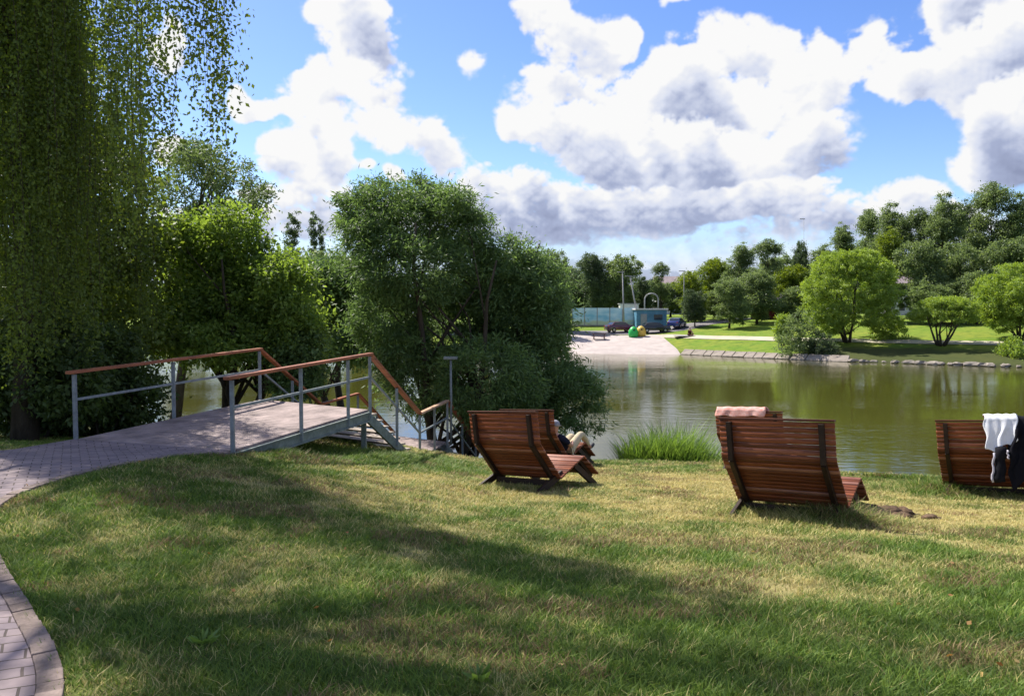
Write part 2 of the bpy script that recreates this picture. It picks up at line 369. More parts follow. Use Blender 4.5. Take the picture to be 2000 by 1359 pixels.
# path centre line and edges (x,y)
PE_R = [(-1.2, -1.0), (-1.45, 1.2), (-1.7, 2.4), (-2.09, 3.3), (-2.84, 4.3), (-3.80, 5.45), (-4.52, 6.4), (-4.93, 7.25), (-5.03, 8.1), (-4.85, 9.2), (-4.5, 10.3), (-4.15, 11.3)]
PE_L = [(-4.2, -1.0), (-4.4, 1.2), (-4.8, 2.6), (-5.4, 3.7), (-6.2, 4.8), (-7.0, 5.8), (-7.8, 6.8), (-8.4, 7.8), (-8.5, 8.8), (-8.1, 10.0), (-7.5, 11.2), (-7.05, 12.3)]
def resample(pts, n):
    p = np.array(pts, float)
    # catmull-rom smooth
    out = []
    for i in range(len(p) - 1):
        p0 = p[max(i - 1, 0)]; p1 = p[i]; p2 = p[i + 1]; p3 = p[min(i + 2, len(p) - 1)]
        for t in np.linspace(0, 1, 12, endpoint=False):
            out.append(.5 * ((2 * p1) + (-p0 + p2) * t + (2 * p0 - 5 * p1 + 4 * p2 - p3) * t * t + (-p0 + 3 * p1 - 3 * p2 + p3) * t ** 3))
    out.append(p[-1]); out = np.array(out)
    d = np.concatenate([[0], np.cumsum(np.hypot(*np.diff(out, axis=0).T))]); s = np.linspace(0, d[-1], n)
    return np.stack([np.interp(s, d, out[:, 0]), np.interp(s, d, out[:, 1])], 1)
NR = 90
pr = resample(PE_R, NR); pl = resample(PE_L, NR)
PYR = pr[:, 1]; PXR = pr[:, 0]
def on_path(x, y, m=0.0):
    """right path edge as x(y)"""
    xr = np.interp(y, PYR, PXR); xl = np.interp(y, pl[:, 1], pl[:, 0])
    inside = (x < xr + m) & (x > xl - m) & (y < 12.4)
    # cut by the deck's near edge
    return inside & ~((y > 11.25) & ((x + 7.0) * 1.05 + (y - 12.3) * 2.85 > .1))
def dryness(x, y):
    """0 = lush green, 1 = dry straw"""
    d = .10 + 1.15 * (fbm(x * .55, y * .55 * 1.4, 4, 21) - .5) + 1.35 * (fbm(x * 2.4, y * 2.4, 3, 33) - .5)
    d = d + .60 * np.exp(-((y - 11.5 + .45 * (x - 3)) / 4.2) ** 2) * sst(-4.5, -1, x) + .18 * sst(1, 5, x) * sst(3, 6, y)
    for (cx, cy, r, a) in [(-2.2, 14.2, 1.6, -.75), (-.9, 15.2, 1.3, -.4), (3.9, 9.3, .8, -.8), (6.3, 12.0, 1.2, -.55), (7.4, 13.0, .9, -.5), (-3.0, 12.2, .8, -.4), (.8, 13, .7, .35), (4.9, 9.0, .8, .4), (2.6, 12.4, 1.5, .3)]:
        d = d + a * np.exp(-((x - cx) ** 2 + (y - cy) ** 2) / r ** 2)
    return np.clip(d, 0, 1)

def ground_mat():
    m = bpy.data.materials.new('lawn_soil'); m.use_nodes = True; N, L = m.node_tree.nodes, m.node_tree.links
    b = N['Principled BSDF']; b.inputs['Roughness'].default_value = .95; b.inputs['Specular IOR Level'].default_value = .1
    tc = N.new('ShaderNodeTexCoord')
    def noise(s, d=6):
        n = N.new('ShaderNodeTexNoise'); n.inputs['Scale'].default_value = s; n.inputs['Detail'].default_value = d; n.inputs['Roughness'].default_value = .65; L.new(tc.outputs['Object'], n.inputs['Vector']); return n
    def mixc(f, a, c):
        x = N.new('ShaderNodeMix'); x.data_type = 'RGBA'
        for i, v in ((0, f), (6, a), (7, c)):
            if isinstance(v, tuple): x.inputs[i].default_value = (*v, 1)
            elif isinstance(v, float): x.inputs[i].default_value = v
            else: L.new(v, x.inputs[i])
        return x.outputs[2]
    def rng(v, a, c):
        r = N.new('ShaderNodeMapRange'); L.new(v, r.inputs[0]); r.inputs[1].default_value = a; r.inputs[2].default_value = c; return r.outputs[0]
    at = N.new('ShaderNodeAttribute'); at.attribute_name = 'dry'
    n1 = noise(14); n2 = noise(.22, 8); n3 = noise(90, 4)
    nearc = mixc(at.outputs['Fac'], (.065, .11, .02), (.42, .34, .15))
    nearc = mixc(rng(n1.outputs[0], .55, .72), nearc, (.13, .085, .045))
    fa = N.new('ShaderNodeAttribute'); fa.attribute_name = 'far'
    n4 = noise(1.3, 6)
    farc = mixc(rng(n2.outputs[0], .35, .65), (.115, .20, .022), (.21, .235, .035))
    farc = mixc(rng(n4.outputs[0], .45, .75), farc, (.07, .13, .02))
    c = mixc(fa.outputs['Fac'], nearc, farc)
    mud_shade = N.new('ShaderNodeAttribute'); mud_shade.attribute_name = 'mud_shade'
    c = mixc(mud_shade.outputs['Fac'], c, (.045, .048, .022))  # mud at the waterline, plus the far willows' shade painted dark on the bank
    L.new(c, b.inputs['Base Color'])
    bp = N.new('ShaderNodeBump'); bp.inputs['Strength'].default_value = .8; bp.inputs['Distance'].default_value = .03; L.new(n3.outputs[0], bp.inputs['Height']); L.new(bp.outputs[0], b.inputs['Normal'])
    return m
M['ground'] = ground_mat()
xf, yf = X.ravel(), Y.ravel(); zf = Z.ravel().copy()
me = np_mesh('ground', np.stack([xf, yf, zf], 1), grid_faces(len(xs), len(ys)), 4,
             {'dry': dryness(xf, yf), 'far': sst(30, 40, yf), 'mud_shade': np.maximum(sst(WATER + .3, WATER + .05, zf), .85 * sst(31, 34, xf) * sst(53, 49, xf) * sst(10.5, 8.5, (yf - np.interp(xf, FY_X, FY_Y)) + 2 * fbm(xf * .5, yf * .5, 3, 6)) * sst(50, 60, yf))}, smooth=True)
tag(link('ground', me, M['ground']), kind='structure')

# water
def water_mat():
    m = bpy.data.materials.new('pond_water'); m.use_nodes = True; N, L = m.node_tree.nodes, m.node_tree.links
    b = N['Principled BSDF']; b.inputs['Roughness'].default_value = .06; b.inputs['IOR'].default_value = 1.45; b.inputs['Specular IOR Level'].default_value = .5
    tc = N.new('ShaderNodeTexCoord')
    n0 = N.new('ShaderNodeTexNoise'); n0.inputs['Scale'].default_value = .06; n0.inputs['Detail'].default_value = 3; L.new(tc.outputs['Object'], n0.inputs['Vector'])
    cr = N.new('ShaderNodeValToRGB'); L.new(n0.outputs[0], cr.inputs[0]); cr.color_ramp.elements[0].color = (.042, .042, .008, 1); cr.color_ramp.elements[1].color = (.075, .072, .014, 1)
    L.new(cr.outputs[0], b.inputs['Base Color'])
    def nz(sc, det, sx, sy, rot=0):
        mp = N.new('ShaderNodeMapping'); mp.inputs['Scale'].default_value = (sx, sy, 1); mp.inputs['Rotation'].default_value = (0, 0, rot); L.new(tc.outputs['Object'], mp.inputs[0])
        n = N.new('ShaderNodeTexNoise'); n.inputs['Scale'].default_value = sc; n.inputs['Detail'].default_value = det; L.new(mp.outputs[0], n.inputs['Vector']); return n.outputs[0]
    a = nz(1.6, 3, .6, 1.5, .3); c = nz(6.5, 3, .6, 1.3, -.2)
    ad = N.new('ShaderNodeMath'); ad.operation = 'MULTIPLY_ADD'; L.new(c, ad.inputs[0]); ad.inputs[1].default_value = .22; L.new(a, ad.inputs[2])
    calm = nz(.05, 3, 1, 2.2, .2)
    st = N.new('ShaderNodeMapRange'); L.new(calm, st.inputs[0]); st.inputs[1].default_value = .40; st.inputs[2].default_value = .62; st.inputs[3].default_value = .05; st.inputs[4].default_value = .22
    bp = N.new('ShaderNodeBump'); bp.inputs['Distance'].default_value = .10; L.new(st.outputs[0], bp.inputs['Strength']); L.new(ad.outputs[0], bp.inputs['Height']); L.new(bp.outputs[0], b.inputs['Normal'])
    return m
M['water'] = water_mat()
wv = [(-150, 16, WATER), (200, 4, WATER), (200, 120, WATER), (-150, 150, WATER)]
mb = MB(); mb.add(wv, [(0, 1, 2, 3)]); tag(mb.build('water', M['water']), kind='structure')

# ------------------------------------------------------------------ path
def paver_mat(name, bw, bh, c1, c2, mortar, rot=0):
    m = bpy.data.materials.new(name); m.use_nodes = True; N, L = m.node_tree.nodes, m.node_tree.links
    b = N['Principled BSDF']; b.inputs['Roughness'].default_value = .85; b.inputs['Specular IOR Level'].default_value = .2
    tc = N.new('ShaderNodeTexCoord'); mp = N.new('ShaderNodeMapping'); mp.inputs['Rotation'].default_value = (0, 0, rot); L.new(tc.outputs['UV'] if False else tc.outputs['Object'], mp.inputs[0])
    nd = N.new('ShaderNodeTexNoise'); nd.inputs['Scale'].default_value = 3; L.new(tc.outputs['Object'], nd.inputs['Vector'])
    va = N.new('ShaderNodeVectorMath'); va.operation = 'MULTIPLY_ADD'; L.new(nd.outputs['Color'], va.inputs[0]); va.inputs[1].default_value = (.02, .02, 0); L.new(mp.outputs[0], va.inputs[2])
    br = N.new('ShaderNodeTexBrick'); br.inputs['Scale'].default_value = 1; br.inputs['Brick Width'].default_value = bw; br.inputs['Row Height'].default_value = bh
    br.inputs['Mortar Size'].default_value = .007; br.inputs['Mortar Smooth'].default_value = .3; br.inputs['Bias'].default_value = 0
    br.inputs['Color1'].default_value = (*c1, 1); br.inputs['Color2'].default_value = (*c2, 1); br.inputs['Mortar'].default_value = (*mortar, 1); L.new(va.outputs[0], br.inputs['Vector'])
    n = N.new('ShaderNodeTexNoise'); n.inputs['Scale'].default_value = 2.5; n.inputs['Detail'].default_value = 8; n.inputs['Roughness'].default_value = .7; L.new(tc.outputs['Object'], n.inputs['Vector'])
    mr = N.new('ShaderNodeMapRange'); L.new(n.outputs[0], mr.inputs[0]); mr.inputs[1].default_value = .3; mr.inputs[2].default_value = .7; mr.inputs[3].default_value = .72; mr.inputs[4].default_value = 1.15
    hs = N.new('ShaderNodeHueSaturation'); L.new(br.outputs[0], hs.inputs['Color']); L.new(mr.outputs[0], hs.inputs['Value']); L.new(hs.outputs[0], b.inputs['Base Color'])
    bp = N.new('ShaderNodeBump'); bp.inputs['Strength'].default_value = .7; bp.inputs['Distance'].default_value = .006; bp.invert = True; L.new(br.outputs['Fac'], bp.inputs['Height']); L.new(bp.outputs[0], b.inputs['Normal'])
    return m
M['paver'] = paver_mat('path_pavers', .21, .14, (.28, .22, .22), (.20, .16, .17), (.09, .07, .06), R(-30))
M['border'] = mat('border_bricks', (.24, .185, .16), .9, .15, .5, 5, .4, 60)
K = 14
vv = []
for j in range(K + 1):
    t = j / K; p = pr * (1 - t) + pl * t
    for i in range(NR):
        vv.append((p[i, 0], p[i, 1], gz(p[i, 0], p[i, 1]) + .022))
vv = np.array(vv)
dz = sst(9.8, 11.6, vv[:, 1]); DECK0 = -.42
vv[:, 2] = np.maximum(vv[:, 2], vv[:, 2] * (1 - dz) + DECK0 * dz)
me = np_mesh('path', vv, grid_faces(NR, K + 1), 4, smooth=True)
tag(link('path', me, M['paver']), kind='structure')
def path_z(x, y):
    z = gz(x, y) + .022; k = float(sst(9.8, 11.6, y)); return max(z, z * (1 - k) + DECK0 * k)
# border course of bricks along the lawn side
mb = MB(); rng_ = random.Random(4)
acc = 0
for i in range(1, NR - 1):
    a = Vector((pr[i - 1, 0], pr[i - 1, 1], 0)); b = Vector((pr[i, 0], pr[i, 1], 0)); t = (b - a).normalized(); n = Vector((t.y, -t.x, 0))
    L_ = (b - a).length; c = (a + b) / 2 + n * .055; z = path_z(c.x, c.y)
    ang = math.atan2(t.y, t.x)
    mb.box((c.x, c.y, z - .012 + rng_.uniform(-.004, .006)), (L_ * .88, .105, .05), Euler((0, 0, ang + rng_.uniform(-.04, .04))).to_matrix())
tag(mb.build('kerb', M['border'], bevel=.006), kind='structure')

# ------------------------------------------------------------------ leaves and trees
rs = np.random.RandomState(7)
def rand_dirs(n, r):
    v = r.normal(size=(n, 3)); return v / np.linalg.norm(v, axis=1, keepdims=True)
def leaf_mesh(name, P, D, Ln, asp, tint, r):
    n = len(P)
    D = D / np.maximum(np.linalg.norm(D, axis=1, keepdims=True), 1e-6)
    S = np.cross(D, rand_dirs(n, r)); S /= np.maximum(np.linalg.norm(S, axis=1, keepdims=True), 1e-6)
    Ln = np.asarray(Ln)[:, None]; W = Ln * asp
    a = P; c = P + D * Ln; m1 = P + D * Ln * .45 + S * W * .5; m2 = P + D * Ln * .45 - S * W * .5
    V = np.stack([a, m1, c, m2], 1).reshape(-1, 3)
    return np_mesh(name, V, np.arange(4 * n), 4, {'tint': np.repeat(np.clip(tint, 0, 1), 4)})
def blob_points(blobs, n, r, shell=.55):
    bl = np.array(blobs, float); vol = bl[:, 3] * bl[:, 4] * bl[:, 5]; pr_ = vol ** .75; pr_ /= pr_.sum()
    k = r.choice(len(bl), n, p=pr_); d = rand_dirs(n, r); rad = shell + (1 - shell) * r.rand(n) ** .6
    return bl[k, :3] + d * bl[k, 3:] * rad[:, None], k
def crown_mesh(name, blobs, ncl, per, rc, Ln, asp, seed, droop=.3, shell=.5, flat=.7):
    r = np.random.RandomState(seed)
    C, k = blob_points(blobs, ncl, r, shell)
    bl = np.array(blobs, float); cen = bl[k, :3]
    out = C - cen; out /= np.maximum(np.linalg.norm(out, axis=1, keepdims=True), 1e-6)
    ct = r.rand(ncl)
    n = ncl * per; idx = np.repeat(np.arange(ncl), per)
    rr = rc * (.5 + r.rand(ncl))
    off = r.normal(size=(n, 3)) * (rr[idx] * .55)[:, None]; off[:, 2] *= flat
    P = C[idx] + off
    D = rand_dirs(n, r) * .8 + out[idx] * .55; D[:, 2] -= droop
    tint = ct[idx] * .6 + r.rand(n) * .4
    return leaf_mesh(name, P, D, Ln * (.6 + .8 * r.rand(n)), asp, tint, r), C
def limbs(root, base, targets, r0, material, name='trunk', seed=0, fork=.35, stems=1, spread=.3, n=7):
    """one trunk mesh: stems rising from base and limbs to the given points, in local coordinates"""
    rr = random.Random(seed); mb = MB(); base = Vector(base)
    tg = [Vector(t) for t in targets]
    top = sum(tg, Vector()) / len(tg); hh = max(t.z for t in tg)
    for s in range(stems):
        a = 2 * math.pi * (s + rr.random() * .5) / stems
        off = Vector((math.cos(a), math.sin(a), 0)) * (spread if stems > 1 else 0)
        b0 = base + off * .3; tip = top + off * 2.2; tip.z = base.z + (hh - base.z) * rr.uniform(.75, .9)
        pts = []; rad = []
        for i in range(7):
            t = i / 6; p = b0.lerp(tip, t) + Vector((rr.uniform(-1, 1), rr.uniform(-1, 1), 0)) * .05 * (hh - base.z) * t * (1 - t) * 2 + off * math.sin(t * 3) * .4
            pts.append(p); rad.append(r0 * (1 - .85 * t) * (1.3 if i == 0 else 1))
        mb.tube(pts, rad, n)
        mine = [t for i, t in enumerate(tg) if i % stems == s]
        for t_ in mine:
            f = max(fork, min(.85, (t_.z - base.z) / (hh - base.z + .01) - rr.uniform(.15, .4))); f = max(.12, f)
            k = f * 6; i0 = int(k); st = pts[i0].lerp(pts[min(i0 + 1, 6)], k - i0)
            mid = st.lerp(t_, .5) + Vector((rr.uniform(-.1, .1), rr.uniform(-.1, .1), rr.uniform(0, .15))) * (t_ - st).length
            ra = r0 * (1 - .85 * f) * .55
            mb.tube([st, mid, t_], [ra, ra * .55, ra * .12], 5)
    return mb.build(name, material, root, smooth=True)
def make_tree(name, loc, blobs, ncl, per, rc, Ln, asp, leafm, barkm, label, cat='tree', group=None, seed=1, r0=.15, stems=1, droop=.3, shell=.5, flat=.7, nl=14, fork=.3, spread=.3, base=(0, 0, -.1)):
    root = empty(name, loc); tag(root, label, cat, group)
    me, C = crown_mesh('crown', blobs, ncl, per, rc, Ln, asp, seed, droop, shell, flat)
    link('crown', me, leafm, root)
    if nl:
        rr = np.random.RandomState(seed + 5); sel = C[rr.choice(len(C), min(nl, len(C)), replace=False)]
        limbs(root, base, sel, r0, barkm, 'trunk', seed, fork, stems, spread)
    return root

LM = {}
LM['willow'] = leaf_mat('willow_leaf', (.045, .080, .026), (.155, .240, .078), 0.36)
LM['lime'] = leaf_mat('lime_leaf', (.085, .140, .030), (.21, .30, .065), 0.44)
LM['airy'] = leaf_mat('airy_leaf', (.055, .085, .025), (.12, .17, .06), .35)
LM['birch'] = leaf_mat('birch_leaf', (.046, .072, .020), (.175, .235, .042), 0.42)
LM['dark'] = leaf_mat('dark_leaf', (.034, .058, .018), (.10, .150, .035), 0.32)
LM['far'] = leaf_mat('far_leaf', (.065, .100, .038), (.18, .24, .085), 0.38)
LM['fardark'] = leaf_mat('far_dark_leaf', (.038, .062, .030), (.10, .14, .058), 0.34)
LM['farlime'] = leaf_mat('far_lime_leaf', (.09, .135, .020), (.18, .24, .035), 0.36)
LM['ball'] = leaf_mat('ball_willow_leaf', (.13, .20, .035), (.29, .39, .075), 0.32)
LM['reed'] = leaf_mat('reed_leaf', (.06, .12, .025), (.17, .26, .06), .35)

# --- the big multi-stemmed willow in the middle
D0 = 24.0
def loc_blob(px, py, rx, ry, d, dd, base, rd=None):
    p = ray(px, py, d + dd); k = (d + dd) / F
    return (p.x - base[0], p.y - base[1], p.z - base[2], rx * k, (rd or rx * .9) * k, ry * k)
wb = ray(880, 870, D0); wbase = (wb.x, D0, gz(wb.x, 21.5) - .3)
WB = [(760, 440, 110, 85), (860, 430, 105, 75), (700, 420, 55, 55), (745, 392, 50, 42), (815, 385, 60, 36), (880, 400, 50, 34), (800, 530, 130, 80), (890, 530, 80, 80), (925, 455, 40, 50), (760, 620, 80, 90), (870, 640, 120, 90),
      (990, 560, 90, 80), (1050, 560, 65, 60), (985, 505, 60, 45), (1040, 530, 60, 45), (1080, 600, 40, 60), (1020, 600, 90, 80), (1040, 700, 80, 80), (1000, 650, 110, 80), (1060, 640, 60, 60), (830, 740, 100, 80), (950, 740, 120, 90), (1060, 740, 75, 80),
      (1110, 770, 70, 75), (1140, 800, 42, 60), (790, 690, 60, 60), (1000, 810, 100, 50), (700, 480, 50, 40)]
blobs = []
rb = random.Random(3)
for (px, py, rx, ry) in WB: blobs.append(loc_blob(px, py, rx * .92, ry * .90, D0, rb.uniform(-1.3, 1.3) - (1.2 if py > 700 else 0), wbase))
make_tree('willow_tree', wbase, blobs, 1900, 105, .33, .15, .24, LM['willow'], M['bark'],
          'large dark green bushy willow beside the wooden stairs at the water', 'tree', seed=11, r0=.16, stems=5, droop=.35, shell=.62, spread=1.0, nl=60, fork=.1)
# small bright twigs spraying out of its left foot
# --- left bank trees
def tree_px(name, d, blobs_px, ncl, per, rc, Ln, asp, leafm, barkm, label, base_px, cat='tree', group=None, seed=1, depth=None, **kw):
    bx = ray(base_px, 700, d).x; base = (bx, d, max(gz(bx, d), WATER - .1) - .05)
    r_ = random.Random(seed * 7 + 1)
    bl = [loc_blob(px, py, rx, ry, d, r_.uniform(-.06, .06) * d * (0.5 if d > 60 else 1), base, depth) for (px, py, rx, ry) in blobs_px]
    return make_tree(name, base, bl, ncl, per, rc, Ln, asp, leafm, barkm, label, cat, group, seed, **kw)
tree_px('maple_tree', 20.5, [(450, 460, 60, 55), (500, 530, 85, 60), (400, 500, 60, 60), (560, 560, 55, 60), (450, 590, 110, 60), (380, 590, 70, 70), (540, 640, 80, 60), (430, 670, 90, 50), (350, 470, 50, 50), (590, 650, 40, 50), (340, 640, 60, 60)],
        850, 80, .33, .12, .5, LM['lime'], M['bark'], 'lime green broadleaf tree behind the left handrail of the footbridge', 470, seed=21, r0=.14, stems=3, spread=.5, nl=30, fork=.15, shell=.35)
tree_px('airy_tree', 30, [(400, 320, 60, 45), (460, 360, 60, 45), (350, 390, 50, 50), (500, 390, 40, 30), (420, 430, 60, 50), (380, 300, 40, 30), (330, 340, 40, 40), (430, 520, 80, 60)],
        330, 55, .36, .15, .35, LM['airy'], M['bark'], 'thin open-crowned tree rising above the lime green one, sky showing between its branches', 330, seed=23, r0=.22, nl=26, fork=.4, shell=.3)
tree_px('bushy_tree', 34, [(640, 560, 70, 50), (600, 600, 60, 60), (680, 590, 60, 50), (700, 540, 45, 35), (650, 640, 80, 50), (720, 650, 50, 50), (600, 540, 40, 30), (560, 620, 50, 50), (690, 670, 60, 40)],
        900, 50, .5, .2, .4, LM['willow'], M['bark'], 'round mid green tree just left of the large willow, across the inlet', 655, seed=25, r0=.2, nl=16, stems=2)
for i, (px, py, s, lab, sd_) in enumerate([(190, 770, 1.1, 'dark shrub at the first post of the footbridge handrail', 32), (60, 740, 1.2, 'darkest shrub at the left border of the picture beneath the hanging birch twigs', 33),
                                           (575, 720, .55, 'green shrub showing through the handrails at the far end of the footbridge', 34)]):
    dd = (16.2, 15.4, 20.5)[i]
    tree_px('shrub', dd, [(px, py - 40 * s, 75 * s, 60 * s), (px - 50 * s, py + 10, 60 * s, 50 * s), (px + 50 * s, py + 5, 60 * s, 55 * s), (px, py + 50 * s, 80 * s, 40 * s), (px + 20, py - 85 * s, 50 * s, 40 * s)],
            int(330 * s), 60, .30, .11, .5, LM['dark'] if i < 2 else LM['willow'], M['bark'], lab, px, 'shrub', 'shrubs along the near bank', seed=sd_, r0=.04, stems=4, spread=.3, nl=10)

tree_px('linden_tree', 19.5, [(250, 360, 55, 70), (140, 240, 90, 100), (60, 150, 110, 110), (200, 450, 100, 90), (280, 520, 60, 90), (80, 380, 120, 120), (130, 560, 130, 100), (260, 640, 80, 70), (20, 620, 100, 120), (-60, 300, 120, 160), (130, 680, 120, 60), (40, 20, 120, 80), (130, 110, 60, 70)],
        1150, 60, .45, .13, .6, LM['birch'], M['bark'], 'broad leafy tree filling the gaps behind the big weeping birch', 60, seed=29, r0=.25, nl=30, fork=.25, shell=.3)
# --- weeping birches: hanging twigs with small leaves
def weeping(name, loc, label, starts, lens, seed, tiers, trunk_pts, trunk_r, limb_n=26, lf=.066, step=.032):
    r = np.random.RandomState(seed); root = empty(name, loc); tag(root, label, 'tree', 'weeping birches by the path')
    S = np.array(starts) - np.array(loc); n = len(S); P = []; D = []; T = []
    tw = MB(); tn = 0
    for i in range(n):
        L_ = lens[i]; k = max(4, int(L_ / step)); t = np.linspace(0, 1, k)
        a = (S[i, 0] * 1.3 + S[i, 1]) % 6.28 + r.normal() * .5; sw = r.uniform(.02, .16)
        x = S[i, 0] + sw * np.cos(a) * np.sqrt(t) + .06 * np.sin(t * 5 + a); y = S[i, 1] + sw * np.sin(a) * np.sqrt(t) + .06 * np.cos(t * 6 + a); z = S[i, 2] - L_ * t
        q = np.stack([x, y, z], 1)
        if i % 3 == 0 and tn < 900:
            tn += 1; tw.tube([tuple(q[0]), tuple(q[k // 2]), tuple(q[-1])], [.006, .004, .002], 3)
        keep = r.rand(k) < .95
        q = q[keep]; kk = len(q); q = q + r.normal(size=(kk, 3)) * .055; q[:, :2] += .07 * np.stack([np.sin(q[:, 2] * 5 + i), np.cos(q[:, 2] * 4 + 2 * i)], 1)
        P.append(q); d = r.normal(size=(kk, 3)) * .6; d[:, 2] -= .6; D.append(d); T.append(np.full(kk, r.rand() * .5) + r.rand(kk) * .5)
    P = np.concatenate(P); D = np.concatenate(D); T = np.concatenate(T)
    link('crown', leaf_mesh('crown', P, D, lf * (.7 + .6 * r.rand(len(P))), .62, T, r), LM['birch'], root)
    tp = [Vector(p) - Vector(loc) for p in trunk_pts]; k = len(tp)
    mb = MB(); mb.tube(tp, [trunk_r * (1 - .75 * i / (k - 1)) for i in range(k)], 10)
    hi = np.where(S[:, 2] > np.quantile(S[:, 2], .6))[0]; sel = r.choice(hi, limb_n, replace=False)
    for j in sel:
        s_ = Vector(S[j]); f = min(.95, max(.35, (s_.z - tp[0].z) / (tp[-1].z - tp[0].z) - .25)); kk = f * (k - 1); i0 = int(kk); st = tp[i0].lerp(tp[min(i0 + 1, k - 1)], kk - i0)
        mid = st.lerp(s_, .55) + Vector((0, 0, .8)); ra = trunk_r * .3
        mb.tube([st, mid, s_], [ra, ra * .5, ra * .12], 5)
    mb.build('trunk', M['bark'], root, smooth=True)
    if tw.v: tag(tw.build('twigs', M['bark'], root), kind='stuff')
    return root
r = np.random.RandomState(91)
def disk(cx, cy, rad, n):
    a = r.rand(n) * 6.283; q = rad * np.sqrt(r.rand(n)); return cx + q * np.cos(a), cy + q * np.sin(a)
# birch 1, behind the path on the left
st = []; ln = []
def add_strands(px0, px1, ytop, yend0, yend1, d0, d1, n):
    """tresses of hanging shoots whose lower ends reach rows yend0..yend1"""
    k = 0
    while k < n:
        px = r.uniform(px0, px1); d = r.uniform(d0, d1); ye = r.uniform(yend0, yend1); m = r.randint(4, 9)
        for _ in range(m):
            k += 1; e = ray(px, ye - abs(r.normal()) * 55, d); ox, oy = r.normal() * .13, r.normal() * .13; tz = ray(px, ytop, d).z + r.uniform(0, 1.5)
            L_ = r.uniform(1.4, 4.2); z = e.z
            while z < tz:
                st.append((e.x + ox + r.uniform(-.04, .04), e.y + oy, z + L_)); ln.append(L_); z += L_ * .85; L_ = r.uniform(1.2, 3.0); ox *= 1.15; oy *= 1.15
add_strands(-160, 120, -40, 560, 800, 13.2, 16.5, 150)
add_strands(60, 195, -40, 480, 740, 13.5, 17, 140)
add_strands(200, 305, 300, 450, 700, 14, 17.5, 60)
add_strands(-100, 250, 150, 300, 500, 12.5, 14.5, 90)
add_strands(-40, 90, -40, 620, 800, 12.6, 13.8, 70)
x_, y_ = disk(-10.0, 14.2, 4.6, 380)
for i in range(380):
    rr_ = math.hypot(x_[i] + 10, y_[i] - 14.2) / 4.6; zt = 8.2 + 6.0 * math.sqrt(max(0, 1 - rr_ ** 2)) * r.uniform(.3, 1.0)
    if fbm(np.array([x_[i] * .8 + 40]), np.array([y_[i] * .8 + 40]), 2, 71)[0] < .52: continue
    st.append((x_[i], y_[i], zt)); ln.append(r.uniform(1.2, 2.6))
B1 = (-9.2, 14.4, gz(-9.2, 14.4) - .1)
weeping('birch_tree', B1, 'big weeping birch filling the left side, dark trunk beside the path', st, ln, 41, 0, [B1, (-9.1, 14.5, 2), (-9.3, 14.5, 5), (-9.4, 14.6, 9), (-9.5, 14.6, 12.5)], .24, 40)
# birch 2, trunk out of frame, twigs hang into the top of the picture
st = []; ln = []
add_strands(222, 255, -60, 60, 300, 10.6, 11.6, 8)
add_strands(262, 318, -60, 260, 500, 10.4, 11.6, 24)
add_strands(362, 385, -60, 60, 200, 9.8, 10.6, 8)
add_strands(400, 452, -60, 200, 360, 9.8, 10.6, 20)
add_strands(340, 470, -160, -60, 0, 9.0, 11, 6)
for (cx, cy, cr, n, z0, hz) in [(-6.4, 11.8, 3.3, 330, 8.9, 4.2), (-4.4, 9.8, 2.6, 150, 8.2, 3.2), (-7.8, 8.4, 3.0, 170, 7.8, 4.2)]:
    x_, y_ = disk(cx, cy, cr, n)
    for i in range(n):
        if fbm(np.array([x_[i] * .9 + 40]), np.array([y_[i] * .9 + 40]), 2, 71)[0] < .535: continue
        rr_ = math.hypot(x_[i] - cx, y_[i] - cy) / cr; st.append((x_[i], y_[i], z0 + hz * math.sqrt(max(0, 1 - rr_ ** 2)) * r.uniform(.25, 1) + 1.2)); ln.append(r.uniform(1.0, 2.4))
B2 = (-9.6, 9.2, gz(-9.6, 9.2) - .1)
weeping('birch_tree', B2, 'weeping birch whose loose twigs hang against the sky at top left, trunk outside the picture', st, ln, 43, 0, [B2, (-9.4, 9.3, 2.5), (-8.9, 9.6, 5.5), (-8.2, 10.0, 8.5), (-7.6, 10.2, 11)], .22, 36)
# ------------------------------------------------------------------ far bank trees
GF = 'trees on the far bank'
def generic_variant(kind, seed):
    r_ = random.Random(seed)
    bl = []
    if kind == 'tall':       # 20 m birch or poplar, airy
        for i in range(15):
            z = r_.uniform(4, 18.5); q = 3.6 * math.sin(math.pi * min(1, (z - 1.5) / 19.5)) ** .8
            a = r_.random() * 6.28; k = r_.uniform(.1, .75) * q
            bl.append((k * math.cos(a), k * math.sin(a), z, r_.uniform(1.0, 2.0), r_.uniform(1.0, 2.0), r_.uniform(1.2, 2.2)))
        bl.append((0, 0, 18.5, 1.0, 1.0, 1.5))
        return crown_mesh('crown', bl, 420, 70, .62, .25, .6, seed, .3, .3)
    if kind == 'round':      # 10 m broadleaf
        for i in range(12):
            a = r_.random() * 6.28; z = r_.uniform(2.2, 8.2); q = 3.2 * math.sqrt(max(.05, 1 - ((z - 5) / 4.2) ** 2)); k = q * r_.uniform(.2, .7)
            bl.append((k * math.cos(a), k * math.sin(a), z, r_.uniform(1.3, 2.1), r_.uniform(1.3, 2.1), r_.uniform(1.2, 1.8)))
        return crown_mesh('crown', bl, 400, 70, .5, .22, .6, seed, .2, .4)
    if kind == 'column':
        for i in range(10):
            z = 1.5 + i * 1.85; bl.append((r_.uniform(-.4, .4), r_.uniform(-.4, .4), z, 1.2 * math.sin(math.pi * (i + 1.2) / 12.5) + .3, 1.0, 1.6))
        return crown_mesh('crown', bl, 180, 36, .5, .38, .5, seed, -.3, .3)
VAR = {}
